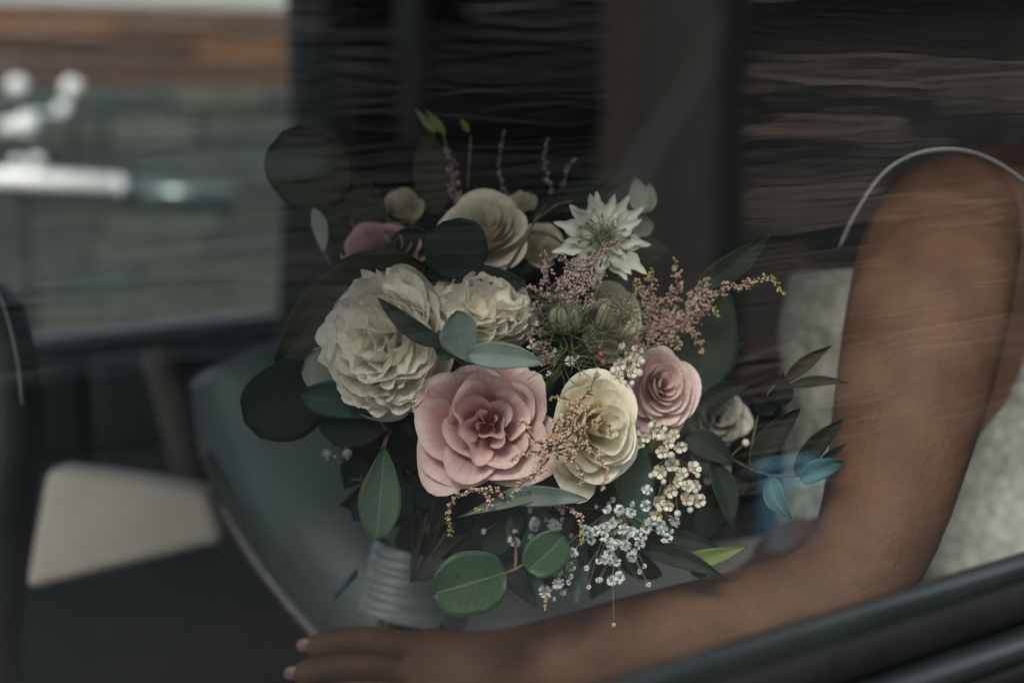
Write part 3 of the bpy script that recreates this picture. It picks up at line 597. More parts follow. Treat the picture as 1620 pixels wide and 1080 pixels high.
def cluster(name, label, cat, at, blooms, buds, kind, stems=None, r_b=11, r_u=6.5, seed=1):
    rr = np.random.default_rng(seed); t = thing(name, label, cat, P(*at), GW); A = np.array(at, float)
    for (x, y, d, *k) in blooms:
        ax = cv(rr.normal(k[0] if k else 0, .35), rr.normal(k[1] if len(k) > 1 else 0, .35), 1); me = (GYP if kind == 'gyp' else WAX)[rr.integers(3)]
        inst('blossom', me, P(x, y, d), frame(ax, rr.uniform(0, 6)), r_b * rr.uniform(.85, 1.12) * d / F, t)
        mid = (A + np.array([x, y, d])) / 2 + [rr.normal(0, 4), rr.normal(0, 4), .004]
        stem_part(t, [P(*A), P(*mid), P(x, y, d + .004)], .0005, .0004, MAT['thread'], n=8, sides=4)
    for (x, y, d) in buds:
        inst('bud', WBUD if kind == 'wax' else GYP[3], P(x, y, d), frame(rr.normal(0, 1, 3) + cv(0, 0, 1) * 1.5), r_u * rr.uniform(.8, 1.2) * d / F, t)
        mid = (A + np.array([x, y, d])) / 2 + [rr.normal(0, 3), rr.normal(0, 3), .003]
        stem_part(t, [P(*A), P(*mid), P(x, y, d + .003)], .0004, .0003, MAT['thread'], n=6, sides=4)
    return t

# ------------------------------------------------------------------ the bouquet
# roses
rose(758, 676, .825, 116, (-.02, .05, 1), 'pink', 'large open pink garden rose with wavy petals at the front of the bouquet', N=27, seed=6, openq=.78, h=.85, dome=.26, ruff=.16, curl=.16, hw=(1.1, .82), rin=.08, fold=.12, shift=(.14, .05), jit=.15)
rose(938, 684, .835, 108, (.2, .1, 1), 'yellow', 'butter yellow rose right of the large open pink rose', N=22, seed=10, openq=.9, h=.9, dome=.85, ruff=.10, curl=.18, squash=(.78, 1.03), hw=(1.5, 1.1), shift=(.08, .12), jit=.12)
rose(1045, 615, .872, 76, (.12, .12, 1), 'pink2', 'soft pink rose behind the wax flowers, right of the yellow rose', N=24, seed=12, openq=.85, h=.9, dome=.55, ruff=.05, curl=.13, squash=(.86, 1.05), hw=(1.45, .95), shift=(.1, .1))
rose(768, 362, .905, 80, (-.05, .35, 1), 'cream', 'cream rose at the top of the bouquet behind a round dark leaf', N=20, seed=15, openq=.85, h=.8, dome=.65, ruff=.10, curl=.16, squash=(1, .92), hw=(1.4, 1.0), jit=.08)
rose(604, 392, .925, 74, (-.2, .35, 1), 'mauve', 'dusky mauve rose half hidden at the upper left', N=24, seed=19, openq=.8, h=.7, dome=.55, ruff=.09, curl=.15, squash=(1.05, .75), hw=(1.2, .9), jit=.08)
rose(968, 505, .90, 62, (.2, .2, 1), 'cream', 'pale cream rose behind the green seed pods', N=22, seed=23, openq=.6, h=.8, dome=.5, ruff=.03, curl=.12, squash=(.85, 1.1), hw=(1.4, .85))
rose(634, 326, .945, 36, (-.1, .5, 1), 'cream', 'small cream rosebud at the upper left behind the mauve rose', N=14, seed=27, openq=.7, h=.9, dome=.8, ruff=.03, curl=.08, hw=(1.4, .95), name='rosebud')
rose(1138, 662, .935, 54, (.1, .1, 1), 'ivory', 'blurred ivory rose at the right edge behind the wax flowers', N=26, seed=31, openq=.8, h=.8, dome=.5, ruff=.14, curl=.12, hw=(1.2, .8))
rose(828, 322, .935, 26, (.1, .4, 1), 'cream', 'tiny cream rosebud peeking out behind the top cream rose', N=10, seed=33, openq=.7, h=.9, dome=.9, ruff=.04, curl=.08, name='rosebud')
rose(858, 385, .93, 40, (.2, .3, 1), 'cream', 'shaded cream rose between the top cream rose and the white star flower', N=18, seed=35, openq=.6, h=.8, dome=.5, ruff=.04, curl=.1, hw=(1.3, .85))
# peonies
peony(614, 543, .85, 112, 130, (-.22, .05, 1), 'large ivory peony with ruffled centre on the left of the bouquet', N=80, seed=3)
peony(758, 498, .870, 98, 80, (.05, .3, 1), 'smaller ivory peony behind the sage leaves', N=55, seed=5, guards=7)
# nigella in bloom
def nigella(px, py, d, Rpx, axis, label, seed=1):
    C = P(px, py, d); k = d / F; R = Rpx * k; ax = cv(*axis); Fm = frame(ax); rr = np.random.default_rng(seed); t = thing('nigella', label, 'nigella', C, GF)
    for ring, (n_, L_, el) in enumerate([(11, 1.0, .12), (9, .9, .36), (7, .68, .7)]):
        for i in range(n_):
            w = i * 2 * math.pi / n_ + ring * .5 + rr.uniform(-.15, .15); c, s = math.cos(w), math.sin(w); L2 = R * L_ * rr.uniform(.88, 1.1)
            ss, tt = np.meshgrid(np.linspace(-1, 1, 9), np.linspace(0, 1, 14)); ss, tt = ss.ravel(), tt.ravel()
            wd = L2 * .17 * np.clip(np.sin(math.pi * tt ** .9), 0, 1) ** .8 * (1 + .25 * np.sin(tt * 22 + ring) * (tt > .55)) * (1 - .5 * tt ** 4) + L2 * .02 * (1 - tt)
            v = np.stack([ss * wd, tt * L2, L2 * (.10 * ss ** 2 * np.sin(math.pi * tt) + .08 * np.sin(5 * tt + i) + .12 * tt ** 3)], 1)
            v = place(v, np.array([c, s, .05]) * R * .06, np.array([c, s, el]), np.array([0, 0, 1.]))
            mesh_obj('petal', C + v @ Fm, grid_faces(9, 14), MAT['nigella'], t, np.stack([(ss + 1) / 2, tt], 1))
    mb = MB(); v, f = ICO2; mb.add(C + (v * [R * .13, R * .13, R * .2] + [0, 0, R * .12]) @ Fm, f); mb.build('seed_pod', MAT['thread'], t)
    mb = MB(); an = MB()
    for i in range(26):
        w = i * 2.4; a = rr.uniform(.25, .55); c, s = math.cos(w), math.sin(w)
        pts = [np.array([c * R * .08, s * R * .08, R * .05]), np.array([c * a * R * .6, s * a * R * .6, R * .38]), np.array([c * a * R, s * a * R, R * rr.uniform(.2, .35)])]
        pts = smooth_line(pts, 8) @ Fm + C; tube(mb, pts, R * .012, R * .009, 4); e = pts[-1] - pts[-2]; e /= np.linalg.norm(e); an.add(pts[-1] + (ICO1[0] * [.022 * R, .022 * R, .055 * R]) @ frame(e), ICO1[1])
    for i in range(5):
        w = i * 1.257 + .3; pts = [np.array([0, 0, R * .25]), np.array([math.cos(w) * R * .12, math.sin(w) * R * .12, R * .5]), np.array([math.cos(w + .6) * R * .28, math.sin(w + .6) * R * .28, R * .55]), np.array([math.cos(w + 1.1) * R * .32, math.sin(w + 1.1) * R * .32, R * .4])]
        tube(mb, smooth_line(pts, 12) @ Fm + C, R * .018, R * .01, 5)
    mb.build('stamen', MAT['thread'], t); an.build('anther', MAT['stem_d'], t); flower_stem(t, C, ax, .0015)
nigella(952, 380, .885, 80, (.05, .12, 1), 'white star-shaped nigella with dark stamens near the top', 3)
# nigella seed pods in their green threads
m = petal_mat('seed_pod_skin', (.16, .20, .08), (.33, .30, .22), (.22, .15, .16), trans=.05); MAT['pod'] = m
m2 = leaf_mat('pod_stripe', (.13, .135, .09), (.26, .25, .18), (.05, .025, .035), .5, nv=0.0, vstr=1.0, mw=2.6)
def pod(px, py, d, Rpx, axis, label, seed, nthr=24):
    C = P(px, py, d); k = d / F; R = Rpx * k; ax = cv(*axis); Fm = frame(ax); rr = np.random.default_rng(seed); t = thing('nigella_seed_pod', label, 'seed pod', C, 'green seed pods in the bouquet')
    for i in range(8):          # inflated segments, each a striped rib
        w0 = i * math.pi / 4; ss, tt = np.meshgrid(np.linspace(-1, 1, 9), np.linspace(0, 1, 14)); ss, tt = ss.ravel(), tt.ravel()
        rad = R * (np.clip(np.sin(math.pi * tt), 0, 1) ** .6) * (1 + .10 * (1 - ss ** 2)); w = w0 + ss * math.pi / 8; z = -R * .95 * np.cos(math.pi * tt)
        v = np.stack([rad * np.cos(w), rad * np.sin(w), z], 1); mesh_obj('pod_segment', C + v @ Fm, grid_faces(9, 14), m2, t, np.stack([(ss + 1) / 2, tt], 1))
    mb = MB()
    for i in range(nthr):
        w = i * 2.4 + rr.uniform(-.3, .3); o_ = rr.uniform(.9, 1.5)
        pts = [np.array([0, 0, -R]), np.array([math.cos(w) * R * 1.05, math.sin(w) * R * 1.05, -R * .5]), np.array([math.cos(w) * R * 1.2 * o_, math.sin(w) * R * 1.2 * o_, R * .3]), np.array([math.cos(w + .2) * R * 1.15 * o_, math.sin(w + .2) * R * 1.15 * o_, R * rr.uniform(.6, 1.3)])]
        pts = smooth_line(pts, 14); tube(mb, pts @ Fm + C, .00042, .00022, 4)
        for q in (6, 8, 10):
            if q < len(pts):
                e = pts[q] + np.array([rr.normal(0, .4), rr.normal(0, .4), rr.uniform(.1, .6)]) * R; tube(mb, [pts[q] @ Fm + C, (pts[q] * .5 + e * .5 + rr.normal(0, .05, 3) * R) @ Fm + C, e @ Fm + C], .0003, .0002, 4)
    mb.build('thread_bract', MAT['thread'], t); stem_part(t, [C - ax * R, C - ax * R * 2 + np.array([0, 0, -.01]), P(893, 572, d + .01), BIND * .3 + P(893, 572, d + .02) * .7], .001, .001, MAT['stem_g'])
pod(896, 503, .85, 26, (-.25, .9, .35), 'striped green seed pod with threads, the left one of the pair', 2)
pod(963, 496, .855, 25, (.3, .85, .4), 'striped green seed pod with threads, the right one of the pair', 5)
# loose thready greens round the pods
t = thing('thready_greens', 'tangle of fine green threads below the seed pods', 'greenery', P(900, 560, .85), GL); mb = MB()
for i in range(130):
    a = random.uniform(0, 6.28); x0, y0 = random.choice([(893, 572), (905, 545), (940, 560), (870, 480), (980, 540), (930, 500), (985, 490), (880, 520)]); l = random.uniform(25, 70); d = random.uniform(.815, .865)
    x1, y1 = x0 + l * math.cos(a), y0 - l * .8 * math.sin(a)
    tube(mb, smooth_line([P(x0, y0, .87), P((x0 + x1) / 2 + random.gauss(0, 8), (y0 + y1) / 2 + random.gauss(0, 8), d + .005), P(x1, y1, d)], 8), .0004, .0002, 4)
o = mb.build('thread', MAT['thread'], t); o['kind'] = 'stuff'
# astilbe
D1 = .855
astilbe('fluffy mauve astilbe plume in the middle above the seed pods', (885, 560, .87), [
    ([(880, 500, .875), (905, 440, D1), (940, 405, D1), (985, 378, D1)], 42, 12),
    ([(885, 480, .87), (868, 440, D1), (862, 400, D1)], 34, 10), ([(880, 500, .87), (855, 460, D1), (832, 460, D1)], 26, 10),
    ([(900, 460, .86), (930, 430, .85), (950, 440, .85)], 40, 26), ([(895, 470, .86), (900, 420, .85), (885, 405, .85)], 40, 14),
    ([(870, 530, .87), (850, 500, D1), (842, 478, D1)], 28, 12), ([(872, 560, .87), (850, 545, D1), (838, 522, D1)], 30, 14),
    ([(900, 480, .85), (925, 465, .84), (935, 490, .84)], 34, 16), ([(900, 450, .86), (915, 445, .85), (925, 420, .85)], 44, 30), ([(875, 570, .86), (860, 560, .85), (862, 575, .85)], 22, 12)],
    'bud_mauve', seed=2, bud=2.2, dens=2.3)
D2 = .875
astilbe('rosy astilbe plume branching out to the right with green tips', (1025, 560, .89), [
    ([(1030, 530, .89), (1080, 500, D2), (1130, 463, .865), (1185, 448, .86), (1222, 440, .86), (1238, 468, .86)], 34, 8),
    ([(1035, 510, .89), (1028, 470, D2), (1035, 425, D2)], 36, 12), ([(1050, 500, .89), (1070, 455, D2), (1067, 410, D2)], 34, 9),
    ([(1060, 500, .88), (1110, 500, D2), (1122, 480, D2), (1133, 500, .87)], 26, 9), ([(1050, 510, .88), (1090, 520, D2), (1108, 545, D2), (1111, 562, D2)], 28, 9),
    ([(1040, 520, .88), (1065, 535, D2), (1072, 555, D2)], 28, 12), ([(1090, 490, .88), (1105, 460, D2), (1125, 438, D2)], 26, 10), ([(1020, 530, .885), (1008, 545, D2), (1040, 548, D2)], 30, 20),
    ([(1040, 490, .885), (1015, 470, D2), (1005, 440, D2)], 34, 10)],
    'bud_rose', seed=4, bud=2.2, dens=2.0, tipg=.22)
D3 = .79
astilbe('peach astilbe spray lying over the yellow rose', (868, 720, .805), [
    ([(868, 715, .805), (890, 680, .795), (915, 640, .788), (935, 612, .782), (942, 590, .778)], 26, 13),
    ([(870, 705, .80), (900, 690, D3), (935, 668, D3), (962, 672, D3), (966, 690, D3)], 24, 8),
    ([(872, 700, .80), (880, 668, D3), (908, 640, D3), (884, 628, D3), (872, 630, D3)], 22, 8),
    ([(880, 712, .80), (925, 705, D3), (945, 720, D3), (958, 750, D3), (950, 776, D3)], 18, 7),
    ([(880, 715, .80), (910, 730, D3), (922, 755, D3), (918, 770, D3)], 18, 6),
    ([(862, 705, .80), (840, 690, D3), (830, 668, D3), (818, 672, D3)], 12, 7), ([(862, 715, .80), (835, 715, D3), (815, 722, D3), (810, 732, D3)], 13, 7),
    ([(868, 725, .80), (850, 745, D3), (825, 765, D3), (805, 792, D3)], 18, 9), ([(868, 712, .80), (890, 700, .79), (915, 700, .79)], 34, 22),
    ([(900, 660, .79), (930, 650, .785), (950, 640, .785)], 20, 10)],
    'bud_peach', seed=6, bud=2.3, dens=1.5, tipg=.12)
astilbe('thin peach astilbe strand hanging below the large pink rose', (800, 782, .82), [
    ([(800, 782, .82), (760, 776, .812), (722, 785, .81), (710, 812, .808), (713, 850, .806)], 12, 6), ([(770, 778, .815), (775, 800, .812), (752, 806, .81)], 8, 5)],
    'bud_peach', seed=8, bud=2.2, dens=1.6, tipg=.4)
astilbe('short pink astilbe strand hanging beside the baby\'s breath', (872, 800, .84), [([(872, 800, .84), (900, 805, .832), (920, 818, .83), (918, 862, .828)], 12, 6), ([(880, 925, .86), (868, 940, .86), (863, 965, .86)], 10, 5)], 'bud_peach', seed=9, bud=2.2, dens=1.6, tipg=.4)
astilbe('shaded astilbe spike rising at the upper left of the bouquet', (722, 330, .95), [([(722, 330, .95), (716, 270, .945), (704, 228, .94)], 24, 8)], 'bud_mauve', seed=10, bud=2.1, dens=1.8)
astilbe('faint astilbe spikes rising behind the cream roses', (880, 320, .97), [([(880, 320, .97), (862, 260, .965), (866, 215, .96)], 12, 5), ([(890, 310, .97), (900, 262, .965), (912, 250, .965)], 14, 6), ([(800, 310, .97), (790, 260, .965), (798, 205, .96)], 6, 4)], 'bud_mauve', seed=11, bud=1.9, dens=.9)
# wax flowers
def sc(cx, cy, d, n_, sx, sy, seed):
    rr = np.random.default_rng(seed); return [(cx + rr.normal(0, sx), cy + rr.normal(0, sy), d + rr.normal(0, .004)) for _ in range(n_)]
cluster('wax_flower', 'white wax flower sprig between the yellow rose and the soft pink rose', 'wax flower', (990, 600, .86), [(980, 575, .842), (998, 588, .838), (978, 596, .84), (1006, 570, .845), (992, 560, .85)], [(1016, 572, .84), (1012, 590, .838), (1000, 606, .836), (988, 606, .838), (1015, 555, .845), (970, 585, .84), (984, 548, .85), (1004, 552, .85)], 'wax', r_b=12.5, r_u=5.5, seed=2)
cluster('wax_flower', 'white wax flower sprig under the soft pink rose', 'wax flower', (1030, 715, .86), [(1048, 714, .84), (1076, 704, .842), (1034, 668, .846), (1022, 690, .842), (1040, 682, .838), (1056, 700, .84), (1066, 688, .842), (1012, 700, .845)], [(1080, 703, .842), (1062, 720, .838), (1052, 678, .838), (1008, 685, .846), (1030, 672, .845)], 'wax', r_b=12.5, r_u=5.5, seed=4)
cluster('wax_flower', 'white wax flower sprig hanging lowest on the right', 'wax flower', (1060, 720, .87), [(1096, 742, .85), (1070, 762, .843), (1058, 798, .842), (1088, 770, .84), (1040, 812, .85), (1104, 792, .852), (1064, 735, .85), (1078, 750, .85), (1085, 790, .846), (1060, 775, .85), (1040, 790, .85), (1100, 768, .852), (1045, 745, .852)],
        [(1104, 752, .848), (1050, 762, .848), (1044, 806, .848), (1092, 806, .848), (1030, 752, .852), (1066, 740, .85), (1108, 786, .85), (1072, 812, .844), (1024, 772, .85)], 'wax', r_b=13, r_u=5.5, seed=6)
cluster('wax_flower', 'small blurred wax flower sprig at the far right edge', 'wax flower', (1150, 730, .90), [(1128, 745, .885), (1140, 762, .885)], [(1150, 742, .885), (1120, 760, .885), (1136, 735, .885), (1180, 700, .9)], 'wax', r_b=12, r_u=7, seed=7)
# baby's breath
def gypc(label, at, cx, cy, d, n_, nb, sx, sy, seed, extra=()):
    cluster('babys_breath', label, "baby's breath", at, list(extra) + sc(cx, cy, d, n_, sx, sy, seed), sc(cx, cy, d, nb, sx * 1.4, sy * 1.4, seed + 50), 'gyp', r_b=9.3, r_u=4.2, seed=seed)
gypc("dense white baby's breath below the yellow rose", (975, 800, .87), 975, 845, .85, 14, 26, 24, 28, 3, [(960, 804, .842), (980, 806, .842), (998, 810, .845), (1008, 846, .845), (942, 840, .845), (955, 848, .843), (990, 862, .842), (985, 838, .845), (968, 862, .845), (1022, 800, .85)])
gypc("white baby's breath reaching down to its lowest blossoms", (985, 860, .87), 975, 895, .855, 3, 8, 14, 14, 5, [(975, 888, .853), (980, 914, .852), (968, 918, .852), (956, 885, .855), (1000, 880, .856)])
gypc("baby's breath tuft right of the dense one, under the wax flowers", (1040, 800, .88), 1045, 828, .858, 3, 7, 14, 8, 7, [(1044, 828, .856), (1068, 824, .858), (1022, 836, .858)])
gypc("two baby's breath blossoms beside the oval eucalyptus leaf", (895, 880, .87), 888, 920, .856, 1, 6, 8, 12, 9, [(884, 922, .853), (902, 896, .855), (880, 905, .858), (862, 935, .86)])
gypc("shaded baby's breath tufts above the oval eucalyptus leaf", (850, 800, .90), 860, 830, .885, 4, 10, 26, 16, 11, [(816, 858, .885), (845, 832, .885), (880, 832, .88)])
gypc("single baby's breath blossoms scattered among the green threads", (880, 570, .87), 870, 560, .85, 1, 8, 22, 18, 13, [(840, 545, .842), (902, 571, .845)])
# berries
t = thing('berry_sprig', 'two small brown berries right of the green threads', 'berries', P(955, 590, .86), GW)
for x, y, r in [(951, 560, 6), (955, 572, 6), (949, 549, 4)]: inst('berry', BERRY, P(x, y, .842), frame(cv(.3, .5, 1)), r * .842 / F, t)
stem_part(t, [P(952, 560, .846), P(955, 575, .85), P(960, 600, .87)], .0006, .0006, MAT['stem_r'])
t = thing('berry_sprig', 'two grey berries hanging below the left dark leaves', 'berries', P(535, 690, .87), GW)
for x, y, r in [(518, 718, 10), (549, 717, 9), (530, 722, 4)]: inst('berry', BERRY_G, P(x, y, .862), frame(cv(.1, -.9, .6)), r * .862 / F, t)
stem_part(t, [P(519, 712, .864), P(532, 702, .866), P(548, 690, .87)], .0006, .0006, MAT['stem_d']); stem_part(t, [P(550, 710, .864), P(538, 700, .866), P(548, 690, .87)], .0006, .0006, MAT['stem_d'])

# ---- eucalyptus and other leaves (base, tip, width, material, options)
sprig('eucalyptus_sprig', 'tall eucalyptus sprig with big round olive leaf at the upper left', (560, 470, .93), [[(500, 380, .925), (525, 420, .925), (560, 470, .93), (600, 560, .93)], [(535, 310, .935), (560, 360, .935), (575, 470, .93)]],
    [((532, 322, .93), (446, 208, .92), 134, 'olive', dict(shape='round', cup=.1)),
     ((558, 425, .94), (566, 278, .93), 100, 'olive', dict(shape='obov', cup=.15)),
     ((512, 402, .925), (496, 328, .92), 26, 'pale_leaf', dict(shape='obov', cup=.2, bend=4, tilt=.2))], 'stem_r', r=.0011)
sprig('eucalyptus_sprig', 'eucalyptus sprig with large olive leaf left of the big peony', (560, 560, .90), [[(660, 425, .905), (600, 440, .905), (560, 560, .91)], [(520, 580, .885), (560, 560, .90)]],
    [((672, 418, .90), (432, 588, .885), 112, 'olive', dict(shape='ovate', cup=.15, bend=28, lift=.01)),
     ((520, 600, .88), (386, 668, .87), 124, 'dark', dict(shape='round', cup=.08)),
     ((548, 600, .868), (482, 566, .862), 76, 'pale_leaf', dict(shape='round', cup=.2))], 'stem_g')
sprig('eucalyptus_sprig', 'eucalyptus sprig with teal leaf under the left edge of the big peony', (620, 690, .87), [[(612, 680, .865), (600, 664, .862), (590, 655, .86)], [(605, 710, .868), (612, 690, .87)]],
    [((596, 657, .858), (474, 622, .848), 60, 'teal', dict(shape='obov', cup=.15, bend=6)),
     ((625, 668, .872), (500, 668, .862), 62, 'dark', dict(shape='obov', cup=.1, bend=-12))], 'stem_r')
sprig('eucalyptus_sprig', 'single hanging green leaf at the lower left of the bouquet', (612, 700, .865), [[(606, 712, .856), (612, 695, .86), (618, 680, .87)]],
    [((608, 704, .855), (594, 856, .845), 68, 'euc', dict(shape='obov', cup=.12, bend=-2))], 'stem_r')
sprig('eucalyptus_sprig', 'lowest eucalyptus sprig with a round and an oval green leaf on a reddish stem', (812, 840, .87), [[(796, 908, .84), (815, 900, .842), (832, 890, .842)], [(815, 902, .843), (816, 865, .85), (806, 835, .87)]],
    [((801, 905, .84), (684, 940, .828), 104, 'euc', dict(shape='round', cup=.08, lift=.002)),
     ((834, 902, .842), (893, 846, .838), 68, 'euc', dict(shape='round', cup=.1, bend=3))], 'stem_r', r=.0014)
sprig('eucalyptus_sprig', 'dark round leaf lying over the top cream rose', (700, 450, .87), [[(745, 425, .868), (700, 450, .88)]],
    [((742, 436, .862), (700, 350, .852), 104, 'dark', dict(shape='round', cup=.06)),
     ((832, 450, .865), (664, 437, .86), 36, 'dark', dict(shape='ovate', cup=.2, bend=8))], 'stem_d')
sprig('eucalyptus_sprig', 'pair of sage leaves and a narrow dark leaf in front of the peonies', (710, 570, .82), [[(700, 545, .805), (712, 560, .81), (730, 575, .82)], [(762, 560, .80), (740, 570, .81)]],
    [((700, 548, .805), (597, 470, .80), 32, 'dark', dict(shape='ovate', cup=.25, bend=-6)),
     ((752, 576, .80), (722, 490, .79), 62, 'sage', dict(shape='obov', cup=.15, bend=-10)),
     ((738, 560, .795), (862, 574, .785), 44, 'sage', dict(shape='ovate', cup=.15, bend=-4)),
     ((712, 568, .812), (694, 522, .81), 36, 'euc', dict(shape='round', cup=.15))], 'stem_g')
sprig('eucalyptus_sprig', 'narrow sage leaves under the large pink rose and the yellow rose', (820, 790, .835), [[(825, 785, .832), (860, 782, .835), (880, 780, .85)]],
    [((880, 778, .835), (724, 818, .815), 26, 'sage', dict(shape='lance', cup=.25, bend=6)),
     ((790, 786, .835), (932, 790, .82), 34, 'sage', dict(shape='ovate', cup=.15, bend=-4))], 'stem_g')
sprig('leafy_sprig', 'large dark green leaf at the right behind the rosy astilbe', (1100, 620, .91), [[(1105, 600, .91), (1090, 640, .92)]],
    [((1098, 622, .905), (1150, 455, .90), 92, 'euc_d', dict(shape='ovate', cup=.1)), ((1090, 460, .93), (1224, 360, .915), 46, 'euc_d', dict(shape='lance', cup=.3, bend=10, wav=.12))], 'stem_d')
sprig('leafy_sprig', 'broad dark leaves below the yellow rose among the white fillers', (1010, 720, .88), [[(1000, 710, .87), (1020, 700, .88)]],
    [((1000, 700, .872), (1020, 850, .868), 66, 'teal', dict(shape='ovate', cup=.1, bend=6)), ((1085, 690, .868), (1160, 735, .865), 46, 'dark', dict(shape='ovate', cup=.15, bend=-6)),
     ((1130, 728, .87), (1158, 838, .858), 44, 'dark', dict(shape='lance', cup=.2, bend=-6)), ((1100, 690, .875), (1120, 760, .865), 36, 'dark', dict(shape='lance'))], 'stem_d')
sprig('leafy_sprig', 'yellow green leaf with dark leaves pointing right at the bottom', (1040, 860, .88), [[(1050, 880, .88), (1020, 850, .89)]],
    [((1062, 892, .875), (1184, 862, .86), 32, 'lime', dict(shape='lance', cup=.2, bend=4)), ((1010, 870, .872), (1152, 918, .86), 36, 'dark', dict(shape='lance', cup=.2, bend=-10)),
     ((1040, 842, .872), (1140, 866, .868), 30, 'dark', dict(shape='lance', cup=.2)), ((1092, 902, .87), (1130, 902, .862), 24, 'dark', dict(shape='ovate')), ((985, 868, .872), (1012, 922, .865), 12, 'dark', dict(shape='lance'))], 'stem_d')
sprig('leafy_sprig', 'narrow dark teal leaves hanging at the bottom centre', (890, 850, .89), [[(880, 860, .885), (890, 830, .89)]],
    [((905, 862, .875), (911, 956, .868), 22, 'teal', dict(shape='obov')), ((850, 900, .88), (905, 930, .87), 34, 'dark', dict(shape='lance')), ((800, 890, .885), (850, 960, .875), 34, 'dark', dict(shape='ovate')),
     ((820, 800, .89), (760, 870, .885), 78, 'dark', dict(shape='round')), ((850, 800, .895), (830, 872, .885), 80, 'teal', dict(shape='round'))], 'stem_d')
sprig('leafy_sprig', 'thin green leaf tips standing above the bouquet at the top', (710, 300, .96), [[(700, 210, .95), (712, 250, .955), (722, 320, .96)], [(745, 215, .955), (740, 300, .96)]],
    [((690, 212, .95), (655, 170, .945), 14, 'lime', dict(shape='lance', cup=.3)), ((706, 214, .95), (672, 172, .945), 16, 'lime', dict(shape='lance', cup=.3)), ((742, 210, .955), (728, 186, .95), 12, 'lime', dict(shape='lance'))], 'stem_g', r=.0008)
sprig('leafy_sprig', 'dim dark leaves behind the top cream rose', (800, 330, .95), [[(700, 330, .95), (760, 380, .95)]],
    [((690, 340, .955), (675, 200, .96), 62, 'olive', dict(shape='ovate')), ((830, 345, .95), (990, 262, .945), 30, 'dark', dict(shape='lance', cup=.3)), ((860, 330, .95), (985, 290, .945), 28, 'dark', dict(shape='lance', cup=.3, bend=8)), ((560, 420, .95), (640, 330, .95), 60, 'olive', dict(shape='ovate'))], 'stem_d')
# cream tulip-like petals and brown twig at the top
sprig('pale_bud', 'pale heart shaped bud standing right above the white star flower', (1015, 350, .92), [[(1016, 332, .925), (1012, 360, .93), (990, 420, .94)]],
    [((1016, 336, .922), (1004, 279, .915), 34, 'pale_leaf', dict(shape='ovate', cup=.3)), ((1018, 336, .925), (1028, 288, .918), 26, 'pale_leaf', dict(shape='ovate', cup=.3, bend=4)), ((1012, 372, .93), (1022, 342, .92), 34, 'pale_leaf', dict(shape='round', cup=.3))], 'stem_g', cat='bud')
sprig('leafy_sprig', 'bare brown twig leaning in front of the top cream rose', (805, 425, .88), [[(803, 425, .885), (828, 385, .875), (848, 346, .87)], [(848, 346, .87), (880, 325, .88), (905, 318, .885)], [(836, 365, .873), (870, 372, .88), (890, 385, .885)]],
    [((842, 350, .872), (868, 320, .872), 12, 'dark', dict(shape='lance'))], 'stem_r', r=.0012, cat='twig')
# dark twig at the lower left
sprig('leafy_sprig', 'small dark forked twig left of the hanging green leaf', (605, 770, .87), [[(556, 758, .862), (580, 760, .864), (600, 768, .868), (640, 790, .88)], [(578, 761, .864), (570, 752, .862)], [(585, 762, .864), (590, 750, .862)]], [], 'stem_d', cat='twig', r=.0009)
# ruscus on the right
RD = .86
sprig('ruscus_sprig', 'dark ruscus sprig with curled pointed leaves reaching out to the right', (1180, 735, .875), [[(1100, 700, .885), (1150, 722, .875), (1190, 742, RD), (1225, 752, RD), (1268, 752, RD)], [(1186, 740, RD), (1192, 690, RD), (1205, 640, RD), (1222, 612, RD)], [(1222, 612, RD), (1240, 606, RD)], [(1216, 752, RD), (1222, 762, RD)]],
    [((1240, 606, .86), (1317, 545, .85), 26, 'ruscus', dict(shape='lance', cup=.35, bend=-4)), ((1244, 612, .86), (1346, 606, .85), 20, 'ruscus', dict(shape='lance', cup=.35, bend=-7)),
     ((1222, 652, .86), (1188, 622, .85), 34, 'ruscus', dict(shape='ovate', cup=.3)), ((1236, 640, .86), (1238, 587, .85), 44, 'ruscus', dict(shape='lance', cup=.4, asym=-.2)),
     ((1192, 742, .86), (1266, 645, .85), 42, 'ruscus', dict(shape='ovate', cup=.25, bend=-8)), ((1258, 752, .86), (1334, 662, .85), 34, 'ruscus', dict(shape='ovate', cup=.25, bend=-6)),
     ((1266, 758, .86), (1336, 730, .85), 34, 'teal', dict(shape='ovate', cup=.3, bend=-4)), ((1218, 756, .86), (1252, 822, .85), 34, 'teal', dict(shape='ovate', cup=.3, bend=8)),
     ((1290, 738, .865), (1340, 700, .86), 16, 'ruscus', dict(shape='lance')), ((1108, 640, .88), (1186, 608, .87), 34, 'ruscus', dict(shape='ovate', cup=.3, bend=-6))], 'stem_d', cat='ruscus sprig')
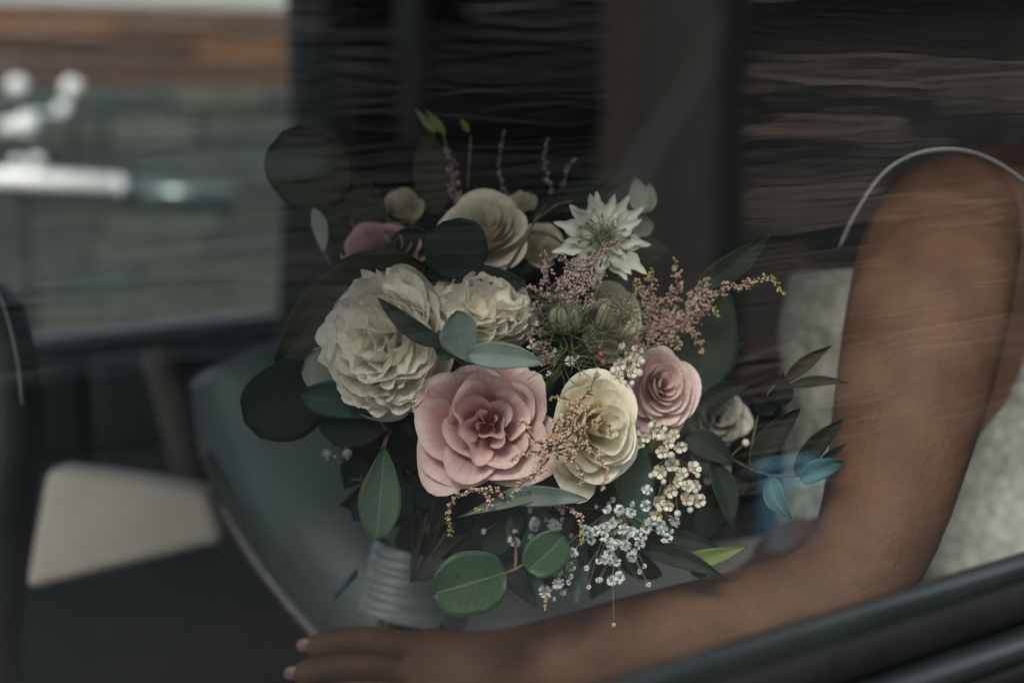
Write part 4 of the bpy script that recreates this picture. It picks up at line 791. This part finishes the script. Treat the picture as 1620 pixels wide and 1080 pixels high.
# filler foliage deep in the bouquet
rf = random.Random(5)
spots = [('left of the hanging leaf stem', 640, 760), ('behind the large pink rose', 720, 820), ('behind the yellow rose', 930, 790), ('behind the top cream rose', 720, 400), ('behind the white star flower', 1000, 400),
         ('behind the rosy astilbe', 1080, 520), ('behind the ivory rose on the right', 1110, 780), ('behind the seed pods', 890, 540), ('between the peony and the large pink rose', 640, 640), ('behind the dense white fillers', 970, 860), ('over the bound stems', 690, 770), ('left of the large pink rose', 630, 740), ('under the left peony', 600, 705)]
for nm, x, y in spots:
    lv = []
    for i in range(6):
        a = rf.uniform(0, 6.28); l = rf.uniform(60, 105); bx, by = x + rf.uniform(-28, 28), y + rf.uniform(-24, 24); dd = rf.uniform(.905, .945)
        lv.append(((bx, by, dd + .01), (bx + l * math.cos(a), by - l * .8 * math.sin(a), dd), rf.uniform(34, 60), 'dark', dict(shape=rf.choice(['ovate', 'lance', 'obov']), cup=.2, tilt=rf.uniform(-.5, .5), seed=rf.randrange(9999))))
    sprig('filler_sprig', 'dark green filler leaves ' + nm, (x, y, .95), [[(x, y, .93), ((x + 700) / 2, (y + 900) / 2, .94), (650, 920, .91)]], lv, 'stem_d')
tag(course_wall.__globals__['MB'] and (lambda mb: (ringloft(mb, [(car(2.24, -2, z), U, V, r, r) for z, r in [(0, .06), (.02, .07), (.18, .09), (.21, .095), (.215, .085), (.19, .08)]], n=28), mb.build('blue_reflection_pot', mk('blue_glaze', (.10, .27, .38), (.14, .33, .45), 8, .3)))[1])(MB()), 'small blue glazed pot added on the street for its blue reflection low at the right', 'flower pot')  # pot added to put a blue reflection in the pane
# bound stems, ribbon
t = thing('stem_bundle', 'bundle of green stems bound under the bouquet, held in the hand', 'bouquet stems', P(620, 960, .98))
for i in range(16):
    a = i * 2.4; r = 26 * math.sqrt(i / 16); x, y = r * math.cos(a), r * math.sin(a) / F * .9
    stem_part(t, [P(720 + x * 2.2, 790, .97 + y * 2), P(645 + x, 920, .985 + y), P(600 + x * .9, 1040, .985 + y), P(575 + x * 1.3, 1180, .985 + y)], .0024, .0024, MAT['stem_g'])
MAT['ribbon'] = mk('satin_ribbon', (.12, .15, .16), (.17, .20, .21), 10, .28, bump=.2, bscale=120, sheen=.3)
t = thing('ribbon_wrap', 'grey blue satin ribbon wrapped round the bouquet stems above the hand', 'ribbon', P(625, 930, .98))
for q in range(8):
    rg = []; ofs = q * 13 - 4
    for j in range(7):
        w = j / 6; c = P(664 - (ofs + w * 30) * .28, 872 + ofs + w * 17, .985); e = .031 - ofs * .00003 - abs(w - .5) ** 3 * .004 + (q % 2) * .0003 
        rg.append((c, cv(1, -.22 + .05 * math.sin(q * 2.3), 0), FWD, e, e * .8))
    mb = MB(); ringloft(mb, rg, n=48, cap=False); o = mb.build('ribbon_turn', MAT['ribbon'], t); s_ = o.modifiers.new('thick', 'SOLIDIFY'); s_.thickness = .0008
MAT['blue'] = mk('blue_ribbon', (.008, .04, .06), (.012, .05, .08), 10, .4)
mb = MB(); pts = smooth_line([P(566, 905, .965), P(548, 922, .96), P(528, 944, .96)], 10); 
mb.add(np.vstack([pts + UP * .003, pts - UP * .003]), [(i, i + 1, i + 1 + len(pts), i + len(pts)) for i in range(len(pts) - 1)]); o = mb.build('ribbon_tail', MAT['blue'], t); s_ = o.modifiers.new('thick', 'SOLIDIFY'); s_.thickness = .0006
